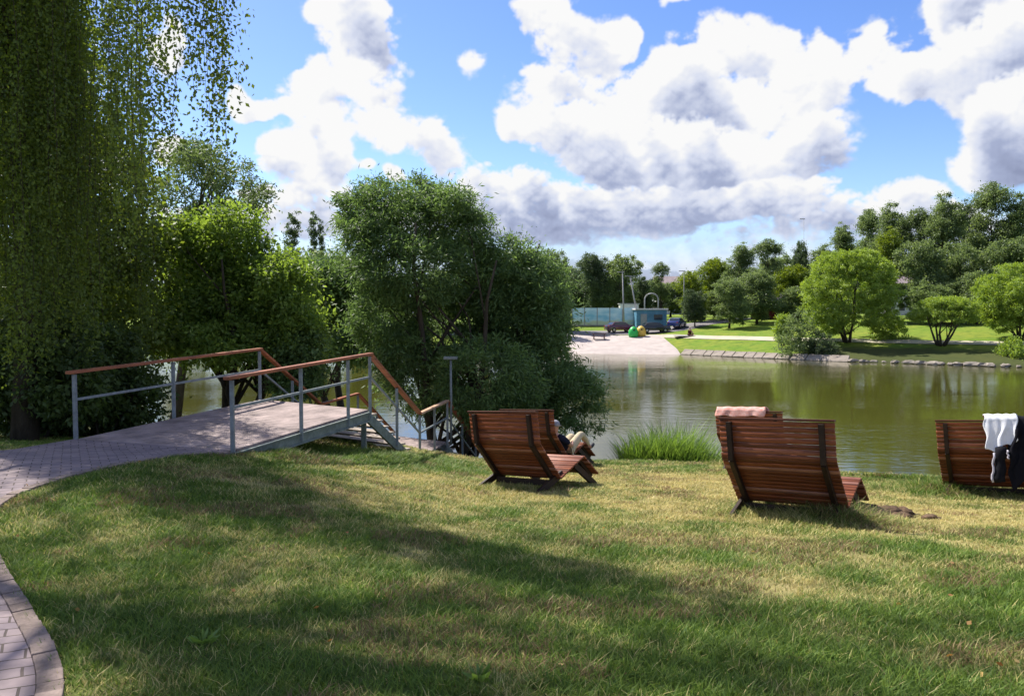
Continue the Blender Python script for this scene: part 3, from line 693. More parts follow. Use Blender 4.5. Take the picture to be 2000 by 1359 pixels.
for kind, seeds in (('tall', (1, 2, 3)), ('round', (4, 5, 6)), ('column', (7,))):
    VAR[kind] = []
    for s in seeds:
        me, C = generic_variant(kind, s)
        tmp = empty('tmp'); rr = np.random.RandomState(s); sel = C[rr.choice(len(C), 16)]
        tr = limbs(tmp, (0, 0, -.3), sel, .28 if kind == 'tall' else .2, M['bark'], 'trunk', s, .25); trm = tr.data
        bpy.data.objects.remove(tr); bpy.data.objects.remove(tmp); VAR[kind].append((me, trm))
mesh_mat_cache = {}
def with_mat(me, mt):
    k = (me.name, mt.name)
    if k not in mesh_mat_cache:
        c = me.copy(); c.materials.clear(); c.materials.append(mt); mesh_mat_cache[k] = c
    return mesh_mat_cache[k]
NOMH = {'tall': 20.5, 'round': 9.6, 'column': 19.5}
NOMW = {'tall': 8.6, 'round': 8.6, 'column': 3.2}
def far_tree(name, px, ytop, wpx, d, kind, leafm, label, v=0, rz=0, group=GF, barkm=None):
    p = ray(px, ytop, d); g = gz(p.x, d); h = p.z - g; sx = (wpx * d / F) / NOMW[kind]; sz = h / NOMH[kind]
    o = empty(name, (p.x, d, g), rz); o.scale = (sx, sx, sz); tag(o, label, 'tree', group)
    cm, tm = VAR[kind][v % len(VAR[kind])]
    c = bpy.data.objects.new('crown', with_mat(cm, leafm)); COL.objects.link(c); c.parent = o
    t = bpy.data.objects.new('trunk', tm); COL.objects.link(t); t.parent = o
    return o
FT = [
 ('broadleaf_tree', 600, 520, 130, 104, 'round', 'far', 'distant tree low behind the round mid green one'),
 ('broadleaf_tree', 520, 540, 130, 104, 'round', 'fardark', 'distant dark tree low behind the lime green one'),
 ('broadleaf_tree', 700, 540, 120, 106, 'round', 'farlime', 'distant yellow green tree low at the left edge of the large willow'),
 ('broadleaf_tree', 1400, 560, 100, 125, 'round', 'far', 'low grey green tree at the back of the meadow'),
 ('broadleaf_tree', 1500, 555, 110, 132, 'round', 'fardark', 'low dark tree behind the pavilion'),
 ('broadleaf_tree', 1105, 520, 110, 150, 'round', 'far', 'grey green tree in the back row at the left end of the blue fence'),
 ('broadleaf_tree', 1190, 515, 110, 152, 'round', 'fardark', 'back row tree filling the gap over the middle of the blue fence'),
 ('broadleaf_tree', 1262, 545, 90, 150, 'round', 'far', 'low back row tree behind the arch'),
 ('broadleaf_tree', 1310, 552, 90, 148, 'round', 'far', 'low back row tree right of the arch'),
 ('broadleaf_tree', 1372, 535, 100, 146, 'round', 'fardark', 'back row tree behind the first yellow green tree'),
 ('broadleaf_tree', 1440, 520, 120, 145, 'round', 'far', 'back row tree behind the short spreading tree'),
 ('broadleaf_tree', 1530, 500, 120, 142, 'round', 'far', 'back row tree below the dark oval one'),
 ('broadleaf_tree', 1600, 490, 120, 140, 'round', 'far', 'back row tree between the dark oval one and the ball willow'),
 ('broadleaf_tree', 1670, 470, 120, 138, 'round', 'far', 'back row tree showing over the top of the ball willow'),
 ('broadleaf_tree', 1560, 560, 100, 112, 'round', 'far', 'low tree between the pavilion and the ball willow'),
 # behind the blue fence and left of it
 ('spruce_like_tree', 1130, 505, 90, 140, 'round', 'fardark', 'dark tree half hidden behind the right edge of the large willow'),
 ('broadleaf_tree', 1165, 492, 90, 134, 'round', 'fardark', 'dark round tree directly behind the left half of the pale blue fence'),
 ('broadleaf_tree', 1215, 498, 95, 131, 'round', 'far', 'grey green tree behind the middle of the pale blue fence, beside the pale pole'),
 ('broadleaf_tree', 1250, 530, 60, 137, 'round', 'fardark', 'small dark tree behind the leaning pole'),
 ('pointed_tree', 1290, 508, 42, 128, 'tall', 'far', 'narrow pointed tree right of the leaning pole against the clouds'),
 ('broadleaf_tree', 1345, 530, 80, 122, 'round', 'farlime', 'low yellow green tree right of the narrow pointed tree'),
 ('broadleaf_tree', 1358, 556, 62, 113, 'round', 'fardark', 'dark low tree right of the blue van'),
 ('broadleaf_tree', 1395, 500, 80, 130, 'round', 'farlime', 'yellow green tree topping the middle of the far tree line'),
 ('broadleaf_tree', 1425, 545, 90, 108, 'round', 'far', 'short spreading tree on the lit meadow with its trunks showing'),
 ('tall_tree', 1450, 470, 80, 118, 'tall', 'far', 'tall thin tree above the meadow, left of two similar ones'),
 ('tall_tree', 1500, 462, 75, 122, 'tall', 'far', 'tall thin tree left of the dark oval one'),
 ('broadleaf_tree', 1480, 530, 110, 112, 'round', 'far', 'wide dull green tree in front of the dark pavilion'),
 ('oval_tree', 1566, 450, 58, 128, 'round', 'fardark', 'dark oval tree standing just above the far tree line'),
 ('broadleaf_tree', 1545, 515, 85, 118, 'round', 'farlime', 'bright green tree behind the left side of the ball willow'),
 ('tall_tree', 1610, 470, 80, 125, 'tall', 'far', 'tree just right of the dark oval tree'),
 ('tall_tree', 1645, 430, 75, 122, 'tall', 'far', 'thin topped tree rising over the ball willow'),
 ('tall_tree', 1700, 402, 85, 124, 'tall', 'far', 'tall tree above the right half of the ball willow'),
 ('tall_tree', 1740, 385, 85, 118, 'tall', 'far', 'tall tree behind the lime green crowned one'),
 ('broadleaf_tree', 1740, 438, 75, 108, 'tall', 'farlime', 'lime green crowned tree with a dark underside right of the ball willow'),
 ('tall_tree', 1795, 400, 90, 115, 'tall', 'far', 'grey green tree between the lime crowned one and the highest group'),
 ('tall_tree', 1845, 365, 95, 112, 'tall', 'far', 'high birch left of the highest one on the right'),
 ('tall_tree', 1885, 385, 85, 116, 'tall', 'fardark', 'dark tree between the two highest birches'),
 ('tall_tree', 1935, 348, 105, 112, 'tall', 'far', 'highest open-crowned birch near the right border'),
 ('tall_tree', 1995, 365, 100, 110, 'tall', 'far', 'tall birch cut by the right border'),
 ('tall_tree', 2060, 380, 100, 110, 'tall', 'far', 'tall birch outside the right border'),
 ('broadleaf_tree', 1700, 520, 120, 106, 'round', 'fardark', 'dark undergrowth tree behind the ball willow'),
 ('broadleaf_tree', 1800, 470, 120, 104, 'round', 'far', 'dull green tree above the umbrella shaped willow, on its left'),
 ('broadleaf_tree', 1880, 450, 130, 104, 'round', 'far', 'dull green tree above the umbrella shaped willow, on its right'),
 ('broadleaf_tree', 1960, 460, 130, 102, 'round', 'far', 'dull green tree over the cut ball willow at the right border'),
 ('broadleaf_tree', 1910, 530, 110, 98, 'round', 'far', 'low bush-like tree between the umbrella shaped willow and the cut ball willow'),
 ('broadleaf_tree', 1830, 540, 130, 99, 'round', 'far', 'low grey green tree directly behind the umbrella shaped willow'),
 ('broadleaf_tree', 2040, 470, 150, 100, 'round', 'far', 'dull green tree outside the right border'),
 # left of and behind the willow
 ('broadleaf_tree', 1080, 488, 80, 115, 'round', 'far', 'tree touching the right shoulder of the large willow'),
 ('broadleaf_tree', 1020, 465, 90, 112, 'round', 'farlime', 'green tree behind the right shoulder of the large willow'),
 ('broadleaf_tree', 690, 495, 110, 112, 'round', 'fardark', 'dark distant tree at the left shoulder of the large willow'),
 ('broadleaf_tree', 620, 490, 120, 118, 'round', 'far', 'distant tree at the foot of the poplars'),
 ('broadleaf_tree', 540, 500, 120, 120, 'round', 'far', 'distant tree behind the lime green tree on its right'),
 ('broadleaf_tree', 460, 500, 130, 122, 'round', 'far', 'distant tree behind the lime green tree'),
 ('broadleaf_tree', 350, 470, 140, 118, 'round', 'fardark', 'distant tree behind the trunk of the thin open-crowned tree'),
 ('broadleaf_tree', 230, 450, 160, 116, 'round', 'fardark', 'distant tree behind the hanging birch twigs'),
 ('broadleaf_tree', 90, 440, 170, 112, 'round', 'fardark', 'distant tree behind the big birch trunk'),
 ('broadleaf_tree', -60, 430, 170, 110, 'round', 'fardark', 'distant tree outside the left border'),
 ('broadleaf_tree', 750, 520, 120, 114, 'round', 'far', 'distant tree behind the left half of the large willow'),
 ('broadleaf_tree', 860, 520, 130, 114, 'round', 'far', 'distant tree behind the middle of the large willow'),
 ('broadleaf_tree', 950, 500, 120, 114, 'round', 'far', 'distant tree behind the right half of the large willow'),
]
for i, (nm, px, yt, wp, d, kd, lm, lab) in enumerate(FT):
    far_tree(nm, px, yt, wp * 1.1, d, kd, LM[lm], lab, i, i * 1.7)
for i, (px, yt, wp, lab) in enumerate([(572, 412, 34, 'left one of the distant poplars, the broadest'), (612, 412, 24, 'middle one of the distant poplars'), (627, 428, 16, 'slim right one of the distant poplars')]):
    far_tree('poplar_tree', px, yt, wp, 165, 'column', LM['fardark'], lab, 0, i * 2.1, 'distant poplars')

# clipped ball willows by the water
def ball_tree(name, px, ytop, ybot, wpx, d, label, seed, umbrella=False):
    p = ray(px, ybot, d); bx = p.x; g = gz(bx, d); k = d / F
    r_ = random.Random(seed); bl = []
    zt = ray(px, ytop, d).z - g; W = wpx * k / 2
    if umbrella:
        for i in range(15):
            a = r_.random() * 6.28; q = W * r_.uniform(.1, .72); bl.append((q * math.cos(a), q * math.sin(a), zt * (.82 - .10 * (q / W) ** 2) , W * .36, W * .36, zt * .10))
        for i in range(8):
            a = i * .78 + r_.random() * .3; q = W * .68; bl.append((q * math.cos(a), q * math.sin(a), zt * .58, W * .30, W * .3, zt * .11))
        fs, nn, pp = .2, 420, 46
    else:
        H = zt / 2 * .98
        for i in range(40):
            u = r_.uniform(-.9, .95); a = r_.random() * 6.28; q = math.sqrt(max(0, 1 - u * u)) * W * .68
            bl.append((q * math.cos(a), q * math.sin(a), zt * .53 + u * zt * .37, W * .30, W * .30, W * .24))
        fs, nn, pp = .3, 1500, 46
    root = empty(name, (bx, d, g)); tag(root, label, 'tree', 'clipped willows on the far bank')
    me, C = crown_mesh('crown', bl, nn, int(pp * 1.7), .30, .17, .5, seed, .1, .75)
    link('crown', me, LM['ball'], root)
    rr = np.random.RandomState(seed); limbs(root, (0, 0, -.2), C[rr.choice(len(C), 22)], .14, M['bark'], 'trunk', seed, .12, 5, .8)
    return root
ball_tree('ball_willow', 1655, 490, 682, 205, 88, 'large rounded clipped willow on the far bank', 51)
ball_tree('ball_willow', 1838, 574, 690, 128, 82, 'umbrella shaped clipped willow with bare stems, between the two ball willows', 52, True)
ball_tree('ball_willow', 1992, 512, 690, 172, 82, 'rounded clipped willow cut by the right border', 53)
for (px, yt, yb, wp, d, lab, sd_, lm) in [(1560, 600, 700, 75, 85.5, 'grey green shrub at the waterline left of the large ball willow', 61, 'far'), (1600, 640, 705, 60, 82, 'dark shrub over the edge stones under the large ball willow', 62, 'fardark'), (1735, 600, 668, 60, 88, 'small tree in the shade between ball and umbrella willow', 63, 'ball'),
                                      (1530, 608, 668, 30, 90, 'small loose bush on the grass bank left of the grey green shrub', 64, 'ball'), (1978, 655, 712, 50, 74, 'low light green bush at the waterline near the right border', 65, 'ball')]:
    k = 1
    tree_px('shrub', d, [(px, (yt + yb) / 2, wp * .42, (yb - yt) * .42), (px - wp * .25, (yt + yb * 2) / 3, wp * .3, (yb - yt) * .3), (px + wp * .25, (yt + yb * 2) / 3, wp * .3, (yb - yt) * .3)], 120, 40, .4, .24, .45, LM[lm], M['bark'], lab, px, 'shrub', 'shrubs on the far bank', seed=sd_, r0=.06, stems=3, spread=.4, nl=8)

# ------------------------------------------------------------------ far bank: edge stones, ramp, paths, road
M['concrete'] = mat('pale_concrete', (.42, .36, .33), .85, .2, .22, .8, .3, 8)
M['slab'] = mat('edge_slab', (.29, .245, .205), .85, .2, .4, 1.5, .4, 6)
M['rock'] = mat('rock', (.30, .26, .22), .9, .15, .5, 1.5, .6, 5)
M['asphalt'] = mat('asphalt', (.20, .185, .185), .9, .2, .2, .5, .2, 8)
M['farpath'] = mat('far_path_gravel', (.44, .40, .30), .9, .1, .2, .5, .2, 8)
def fy(x): return float(np.interp(x, FY_X, FY_Y))
def strip(name, pts, width, mt, lift=.03, n=None):
    p = np.array(pts, float); d = np.concatenate([[0], np.cumsum(np.hypot(*np.diff(p, axis=0).T))]); n = n or int(d[-1] / 1.0)
    s = np.linspace(0, d[-1], n); q = np.stack([np.interp(s, d, p[:, 0]), np.interp(s, d, p[:, 1])], 1)
    t = np.gradient(q, axis=0); t /= np.linalg.norm(t, axis=1, keepdims=True); nn = np.stack([-t[:, 1], t[:, 0]], 1)
    V = []; K_ = 4
    for j in range(K_ + 1):
        w_ = (j / K_ - .5) * width; a = q + nn * w_
        V.append(np.stack([a[:, 0], a[:, 1], ground_z(a[:, 0], a[:, 1]) + lift], 1))
    me = np_mesh(name, np.concatenate(V), grid_faces(n, K_ + 1), 4, smooth=True)
    o = link(name, me, mt); tag(o, kind='structure'); return o
strip('far_path', [(x, fy(x) + 12.5) for x in np.linspace(19, 110, 60)], 2.0, M['farpath'], .06)
strip('road', [(-10, 112), (8, 111.5), (16, 111), (24, 112), (30, 118), (40, 130)], 5.0, M['asphalt'], .05)
# ramp: the paved slope going into the water at left
V = []; xs_ = np.linspace(-6, 19.8, 40); ss = np.linspace(-1.5, 13, 20)
for s_ in ss:
    for i, x in enumerate(xs_):
        xx = x if x < 19.7 else x
        xx = min(x + .9, 20.6 + max(0, s_) * .05)
        y = fy(xx) + s_; V.append((xx, y, max(float(ground_z(np.array([xx]), np.array([y]))[0]), WATER - .15) + .07))
me = np_mesh('concrete_slope', np.array(V), grid_faces(len(xs_), len(ss)), 4, smooth=True); tag(link('concrete_slope', me, M['concrete']), kind='structure')
# edge slabs (about 30 separate concrete slabs) then rocks
slab = None; rr = random.Random(5)
x = 20.9; i = 0
while x < 34.5:
    L_ = rr.uniform(.9, 1.7); y0, y1 = fy(x), fy(x + L_ * .72); c = Vector((x + L_ * .36, (y0 + y1) / 2 + .3, WATER + .22)); ang = math.atan2(y1 - y0, L_ * .72)
    mb = MB(); mb.box((0, 0, 0), (L_ * 1.0, .3, 1.1)); o = mb.build('edge_slab', M['slab'], bevel=.05)
    o.location = c; o.rotation_euler = (R(-58 + rr.uniform(-3, 3)), rr.uniform(-.02, .02), ang)
    tag(o, 'pale tilted concrete slab in the row lining the far waterline', 'slab', 'concrete slabs lining the far waterline'); x += L_ * .725; i += 1
def rock_mesh(seed, s):
    bm = bmesh.new(); bmesh.ops.create_icosphere(bm, subdivisions=2, radius=s); rr_ = random.Random(seed)
    ph = [rr_.uniform(0, 6) for _ in range(6)]
    for v in bm.verts:
        n = v.co.normalized(); k = 1 + .18 * math.sin(n.x * 5 + ph[0]) + .15 * math.sin(n.y * 6 + ph[1]) + .12 * math.sin(n.z * 7 + ph[2]); v.co = n * s * k; v.co.z *= .6
    me = bpy.data.meshes.new('rock'); bm.to_mesh(me); bm.free(); return me
rm = [rock_mesh(i, .5) for i in range(4)]
for m_ in rm: m_.materials.append(M['rock'])
x = 34.6
while x < 52:
    o = bpy.data.objects.new('rock', rm[rr.randrange(4)]); COL.objects.link(o); s_ = rr.uniform(.35, 1.0)
    o.location = (x, fy(x) + rr.uniform(.0, .5), WATER + .1); o.scale = (s_ * 1.5, s_, s_); o.rotation_euler = (0, 0, rr.uniform(0, 6))
    tag(o, 'weathered stone in the rough row along the shaded far waterline', 'rock', 'stones along the shaded far waterline'); x += rr.uniform(.5, 1.1)

# ------------------------------------------------------------------ footbridge with stairs
def build_bridge():
    A = Vector((-7.0, 12.3, -.42)); B = Vector((-4.15, 11.25, -.42)); C = Vector((-2.80, 14.9, -.27)); Dd = Vector((-5.40, 16.5, -.25))
    base = Vector((-5.6, 11.8, -.42))
    root = empty('footbridge', base); tag(root, 'wooden footbridge deck with grey steel railings and stairs going down to the pond', 'footbridge')
    def bld(mb, name, m, bevel=0, parent=root, smooth=False):
        mb.v = [tuple(Vector(v) - base) for v in mb.v]; return mb.build(name, m, parent, bevel, smooth)
    # deck boards run across: many boards in one mesh
    mb = MB(); n = 30
    for i in range(n):
        t0, t1 = (i + .04) / n, (i + .96) / n
        a0, a1 = A.lerp(Dd, t0), A.lerp(Dd, t1); b0, b1 = B.lerp(C, t0), B.lerp(C, t1)
        dz_ = Vector((0, 0, .035)); mb.add([a0, b0, b1, a1, a0 - dz_, b0 - dz_, b1 - dz_, a1 - dz_], [(0, 1, 2, 3), (7, 6, 5, 4), (0, 4, 5, 1), (1, 5, 6, 2), (2, 6, 7, 3), (3, 7, 4, 0)])
    bld(mb, 'deck', M['deck'])
    up = Vector((0, 0, 1))
    # side beams (steel channels)
    for (p, q) in ((B, C), (A, Dd)):
        m_ = MB(); o = (q - p).normalized(); sdv = o.cross(up)
        m_.bar(p - up * .135, q - up * .135, .05, .19); m_.bar(p - up * .05 + sdv * .02, q - up * .05 + sdv * .02, .09, .02); m_.bar(p - up * .22 + sdv * .02, q - up * .22 + sdv * .02, .09, .02)
        bld(m_, 'beam', M['beam'])
    m_ = MB()
    for t in (.25, .5, .75, .985): m_.bar(A.lerp(Dd, t) - up * .13, B.lerp(C, t) - up * .13, .06, .12)
    bld(m_, 'cross_beam', M['beam'])
    H = 1.06
    def railing(pts, posts, pale_wood=False, mid=.52, end0=.12, end1=.06):
        """pts: base line points of the railing, posts: list of base points"""
        for p in posts:
            m_ = MB(); m_.box(p + up * (H / 2 - .10), (.055, .055, H + .16)); bld(m_, 'post', M['steel'], .004)
        for i in range(len(pts) - 1):
            a, b = pts[i], pts[i + 1]; d = (b - a).normalized()
            m_ = MB(); m_.bar(a + up * (H + .02) - d * end0, b + up * (H + .02) + d * end1, .11, .05); bld(m_, 'handrail', M['handrail_pale'] if pale_wood else M['handrail'], .006)
            m_ = MB(); m_.bar(a + up * mid * H * 1.15, b + up * mid * H * 1.15, .035, .04); bld(m_, 'mid_rail', M['steel'], .003)
    sideR = (C - B).normalized().cross(up) * .04; sideL = -(Dd - A).normalized().cross(up) * .04
    railing([B + sideR, C + sideR], [B.lerp(C, t) + sideR for t in (0.0, .43, .80, 1.0)])
    railing([A + sideL, Dd + sideL], [A.lerp(Dd, t) + sideL for t in (0.0, .46, 1.0)])
    # flight 1
    v = Vector((.24, .97, 0)).normalized(); run, drop = 2.7, 1.5
    C1 = C + v * run - up * drop; D1 = Dd + v * run - up * drop
    for (p, q) in ((C, C1), (Dd, D1)):
        m_ = MB(); m_.bar(p - up * .16, q - up * .16, .05, .2); bld(m_, 'stringer', M['beam'])
    nt_ = 9
    for i in range(nt_):
        t = (i + .6) / nt_; a = C.lerp(C1, t); b = Dd.lerp(D1, t)
        m_ = MB(); m_.bar(a - up * .03, b - up * .03, .28, .035); bld(m_, 'tread', M['tread'])
    railing([C + sideR, C1 + sideR], [C.lerp(C1, .5) + sideR], end0=0, end1=0)
    railing([Dd + sideL, D1 + sideL], [Dd.lerp(D1, .5) + sideL], end0=0, end1=0)
    # landing
    v2 = Vector((.16, .987, 0)); C2 = C1 + v2 * 2.6; D2 = D1 + v2 * 2.6
    m_ = MB(); nb = 18
    for i in range(nb):
        t0, t1 = (i + .02) / nb, (i + .96) / nb; a0, a1 = D1.lerp(D2, t0), D1.lerp(D2, t1); b0, b1 = C1.lerp(C2, t0), C1.lerp(C2, t1); q = Vector((0, 0, .035))
        m_.add([a0, b0, b1, a1, a0 - q, b0 - q, b1 - q, a1 - q], [(0, 1, 2, 3), (7, 6, 5, 4), (0, 4, 5, 1), (1, 5, 6, 2), (2, 6, 7, 3), (3, 7, 4, 0)])
    bld(m_, 'landing', M['deck'])
    railing([C1 + sideR, C2 + sideR], [C1 + sideR, C1.lerp(C2, .5) + sideR, C2 + sideR], True, end0=0, end1=0)
    railing([D1 + sideL, D2 + sideL], [D1 + sideL, D2 + sideL], end0=0, end1=0)
    # flight 2
    C3 = C2 + v * 2.6 - up * 1.5; D3 = D2 + v * 2.6 - up * 1.5
    for (p, q) in ((C2, C3), (D2, D3)):
        m_ = MB(); m_.bar(p - up * .16, q - up * .16, .05, .2); bld(m_, 'stringer', M['beam'])
    for i in range(nt_):
        t = (i + .6) / nt_; m_ = MB(); m_.bar(C2.lerp(C3, t) - up * .03, D2.lerp(D3, t) - up * .03, .28, .035); bld(m_, 'tread', M['tread'])
    railing([C2 + sideR, C3 + sideR], [C2.lerp(C3, .5) + sideR, C3 + sideR], end0=0, end1=0)
    railing([D2 + sideL, D3 + sideL], [D2.lerp(D3, .5) + sideL, D3 + sideL], end0=0, end1=0)
    # ground supports
    for p in (C.lerp(Dd, .04), C.lerp(Dd, .96), C1.lerp(D1, .03), C2.lerp(D2, .03), C2.lerp(D2, .97)):
        g = max(gz(p.x, p.y), WATER - .6) - .2; m_ = MB(); m_.bar(p - up * .05, Vector((p.x, p.y, g)), .09, .09); bld(m_, 'support_leg', M['beam'])
    # slender pole with a flat cap at the landing corner
    pp = C2 + sideR + v * .1 + Vector((.06, 0, 0))
    r2 = empty('pole', (pp.x, pp.y, pp.z)); tag(r2, 'slender grey pole with a flat cap standing at the corner of the stair landing', 'pole')
    m_ = MB(); m_.tube([(0, 0, -.1), (.01, 0, 1.1), (0, 0, 2.18)], .03, 10); m_.build('pole_shaft', M['steel'], r2, smooth=True)
    m_ = MB(); m_.box((0, 0, 2.2), (.36, .22, .07)); m_.build('cap', M['steel'], r2, .01)
build_bridge()

# ------------------------------------------------------------------ loungers
LW = 1.3
PROF = [(-.74, 1.14), (-.66, .70), (-.12, .16), (.52, .46), (.92, .16)]     # (forward, height)
def slats(mb, tints, a, b, first, last, rr):
    a, b = Vector((0, *a)), Vector((0, *b)); d = (b - a).normalized(); L_ = (b - a).length
    n = max(2, round(L_ / .066)); nrm = Vector((0, -d.z, d.y))
    if nrm.z < 0: nrm = -nrm
    for i in range(n):
        c = a + d * (L_ * (i + .5) / n); w_ = L_ / n - .0055
        j = rr.uniform(-.003, .003)
        M3 = Matrix((Vector((1, 0, 0)), d, nrm)).transposed()
        k = len(mb.v); mb.box(c + nrm * (.013 + j), (LW + rr.uniform(-.006, .006), w_, .026), M3); tints += [rr.random()] * (len(mb.v) - k)
def lounger_proto():
    root = empty('sun_lounger')
    rr = random.Random(12)
    def part(name, segs):
        mb = MB(); ti = []
        for s_ in segs: slats(mb, ti, PROF[s_], PROF[s_ + 1], 0, 0, rr)
        me = np_mesh(name, np.array(mb.v), np.array(mb.f).ravel(), 4, {'tint': np.array(ti)})
        bm = bmesh.new(); bm.from_mesh(me); bmesh.ops.recalc_face_normals(bm, faces=bm.faces)
        bmesh.ops.bevel(bm, geom=list(bm.edges), offset=.004, segments=1, affect='EDGES'); bm.to_mesh(me); bm.free()
        return link(name, me, M['wood'], root)
    part('backrest', (0, 1)); part('seat', (2,)); part('leg_rest', (3,))
    # pale worn rail at the kink of the backrest and top cap
    m_ = MB(); m_.box((0, PROF[0][0] + .005, PROF[0][1] + .022), (LW + .01, .075, .028)); m_.build('top_slat', M['wood'], root, .005)
    for s_ in (-1, 1):
        x = s_ * (LW / 2 - .13); mb = MB()
        for i in range(4):
            a, b = Vector((x, *PROF[i])), Vector((x, *PROF[i + 1])); d = (b - a).normalized(); n = Vector((0, -d.z, d.y)); n = n if n.z > 0 else -n
            off = -n * .032
            mb.bar(a + off + d * (.0 if i else .01), b + off + d * (.02 if i < 3 else 0), .055, .060, up=n)
        mb.build('side_frame', M['frame'], root)
        m_ = MB(); m_.bar((x + s_ * .045, .02, .24), (x + s_ * .045, -.60, -.02), .045, .10); m_.build('leg', M['frame'], root, .004)
        m_ = MB(); m_.bar((x + s_ * .045, .36, .34), (x + s_ * .045, .98, -.02), .045, .10); m_.build('leg', M['frame'], root, .004)
    m_ = MB(); m_.box((0, -.20, .10), (LW - .26, .05, .09)); m_.build('cross_bar', M['frame'], root, .004)
    return root
def ground_rot(x, y, yaw, f=1.0):
    e = .5; nx = -(gz(x + e, y) - gz(x - e, y)) / (2 * e) * f; ny = -(gz(x, y + e) - gz(x, y - e)) / (2 * e) * f
    n = Vector((nx, ny, 1)).normalized(); fw = Vector((math.sin(yaw), math.cos(yaw), 0)); fw = (fw - n * fw.dot(n)).normalized(); rt = fw.cross(n)
    return Matrix((rt, fw, n)).transposed().to_4x4()
LP = lounger_proto()
SPOTS = [  # x, y, yaw deg, label
 (.30, 11.85, 38, 'nearer left lounger, empty, in front of the one with a reclining person'),
 (3.40, 9.15, 36, 'nearest and largest slatted lounger, with bare soil beside its foot end'),
 (7.42, 11.75, 34, 'brown slatted lounger cut by the right border with white and black clothes over its back'),
 (.72, 16.0, 36, 'farther lounger with a reclining person on it'),
 (4.95, 15.1, 36, 'farther lounger with a pink towel over its top edge'),
]
LO = []
for i, (x, y, yw, lab) in enumerate(SPOTS):
    o = LP if i == 0 else copy_tree(LP)
    Mx = ground_rot(x, y, R(yw), 1.0); Mx.translation = Vector((x, y, gz(x, y) + .01)); o.matrix_world = Mx
    tag(o, lab, 'sun lounger', 'wooden sun loungers on the lawn'); LO.append(Mx.copy())

# cloths draped over the backs
def cloth_mat(name, col, var=.1): return mat(name, col, .9, .1, var, 12, .3, 120)
M['pink'] = mat('pink_towel', (.62, .25, .20), .95, .1, 0, 16, .4, 150, col2=(.75, .50, .45))
M['white'] = cloth_mat('white_cotton', (.74, .75, .80))
M['black'] = cloth_mat('black_cloth', (.010, .010, .014), .3)
M['greystripe'] = cloth_mat('grey_stripe', (.42, .40, .46))
def drape(name, Mx, x0, x1, front, back, material, label, cat, seed, lift=.03, outline=None, bulge=.03, parent=None, taper=0.0):
    """cloth hanging over the top edge: front length on the seat side, back length behind"""
    r_ = np.random.RandomState(seed); nx, nv = 26, 34
    V = []; tb = Vector((PROF[0][0], PROF[0][1] + .045)); d = Vector((PROF[1][0] - PROF[0][0], PROF[1][1] - PROF[0][1])).normalized(); nrm = Vector((-d.y, d.x))
    if nrm.x > 0: nrm = -nrm                        # towards the camera side (rear)
    for i in range(nx + 1):
        u = i / nx
        e = back * (1 + (outline(u) if outline else 0) + .04 * math.sin(u * 11 + seed)); f_ = front
        for j in range(nv + 1):
            s_ = -f_ + (e + f_) * j / nv
            R_ = .058 + lift; arc = R_ * math.pi / 2
            if s_ < -arc: p = tb + d * (-s_ - arc) - nrm * R_
            elif s_ > arc: p = tb + nrm * R_ + Vector((-.12, -1)).normalized() * (s_ - arc)
            else: th = (s_ + arc) / (2 * arc) * math.pi; p = tb - nrm * R_ * math.cos(th) - d * (R_ * .75 * math.sin(th))
            fold = (bulge * math.sin(u * 8 + seed + s_ * 4) + bulge * .5 * math.sin(u * 19 + s_ * 9 + seed * 2)) * min(1, max(0, abs(s_) - .08) * 5)
            xx = x0 + (x1 - x0) * (u + taper * (u - .5) * max(0, s_))
            V.append((xx + .015 * math.sin(s_ * 20 + u * 5), p.x - abs(fold) * (1 if s_ > 0 else -1), p.y + .006 * math.sin(u * 23 + seed)))
    F_ = grid_faces(nv + 1, nx + 1)
    me = np_mesh(name, np.array(V), F_, 4, smooth=True)
    o = link(name, me, material, parent); m_ = o.modifiers.new('solid', 'SOLIDIFY'); m_.thickness = .008
    if parent is None:
        o.matrix_world = Mx; tag(o, label, cat)
    return o
drape('towel', LO[4], -.60, .36, .35, .24, M['pink'], 'pink patterned towel laid over the top of the farther lounger', 'towel', 3, lift=.035, bulge=.03)
drape('shirt', LO[2], -.02, .40, .16, .54, M['white'], 'white shirt hanging over the back of the right lounger', 'shirt', 5, lift=.045, outline=lambda u: .10 - .35 * max(0, u - .25) , bulge=.020, taper=-.2)
jk = drape('jacket', LO[2], .27, .70, .14, 1.0, M['black'], 'black jacket with light stripes hanging beside the white shirt', 'jacket', 8, lift=.01, outline=lambda u: .12 * math.sin(u * 9), bulge=.05)
def sleeve(name, x0, y0, z0, L_, rad, mt, parent, lean=0, yo=-.02):
    mb = MB(); pts = []
    for i in range(9): pts.append((x0 + lean * i / 8 + .01 * math.sin(i * 1.7), y0 + yo * i / 8 + .01 * math.cos(i * 2.1), z0 - L_ * i / 8))
    mb.tube(pts, [rad * (.95 + .07 * math.sin(i * 1.3)) for i in range(9)], 10); return mb.build(name, mt, parent, smooth=True)
sleeve('sleeve', .18, -.90, .78, .50, .075, M['black'], jk, -.04); sleeve('stripe', .095, -.94, .70, .42, .016, M['greystripe'], jk, -.04)
sleeve('stripe', .26, -.97, .74, .12, .012, M['greystripe'], jk, .01)
sleeve('sleeve', .60, -.92, 1.10, 1.0, .085, M['black'], jk, -.02); sleeve('stripe', .53, -.99, 1.08, .28, .018, M['greystripe'], jk, 0); sleeve('stripe', .52, -1.0, .66, .52, .022, M['greystripe'], jk, -.05)

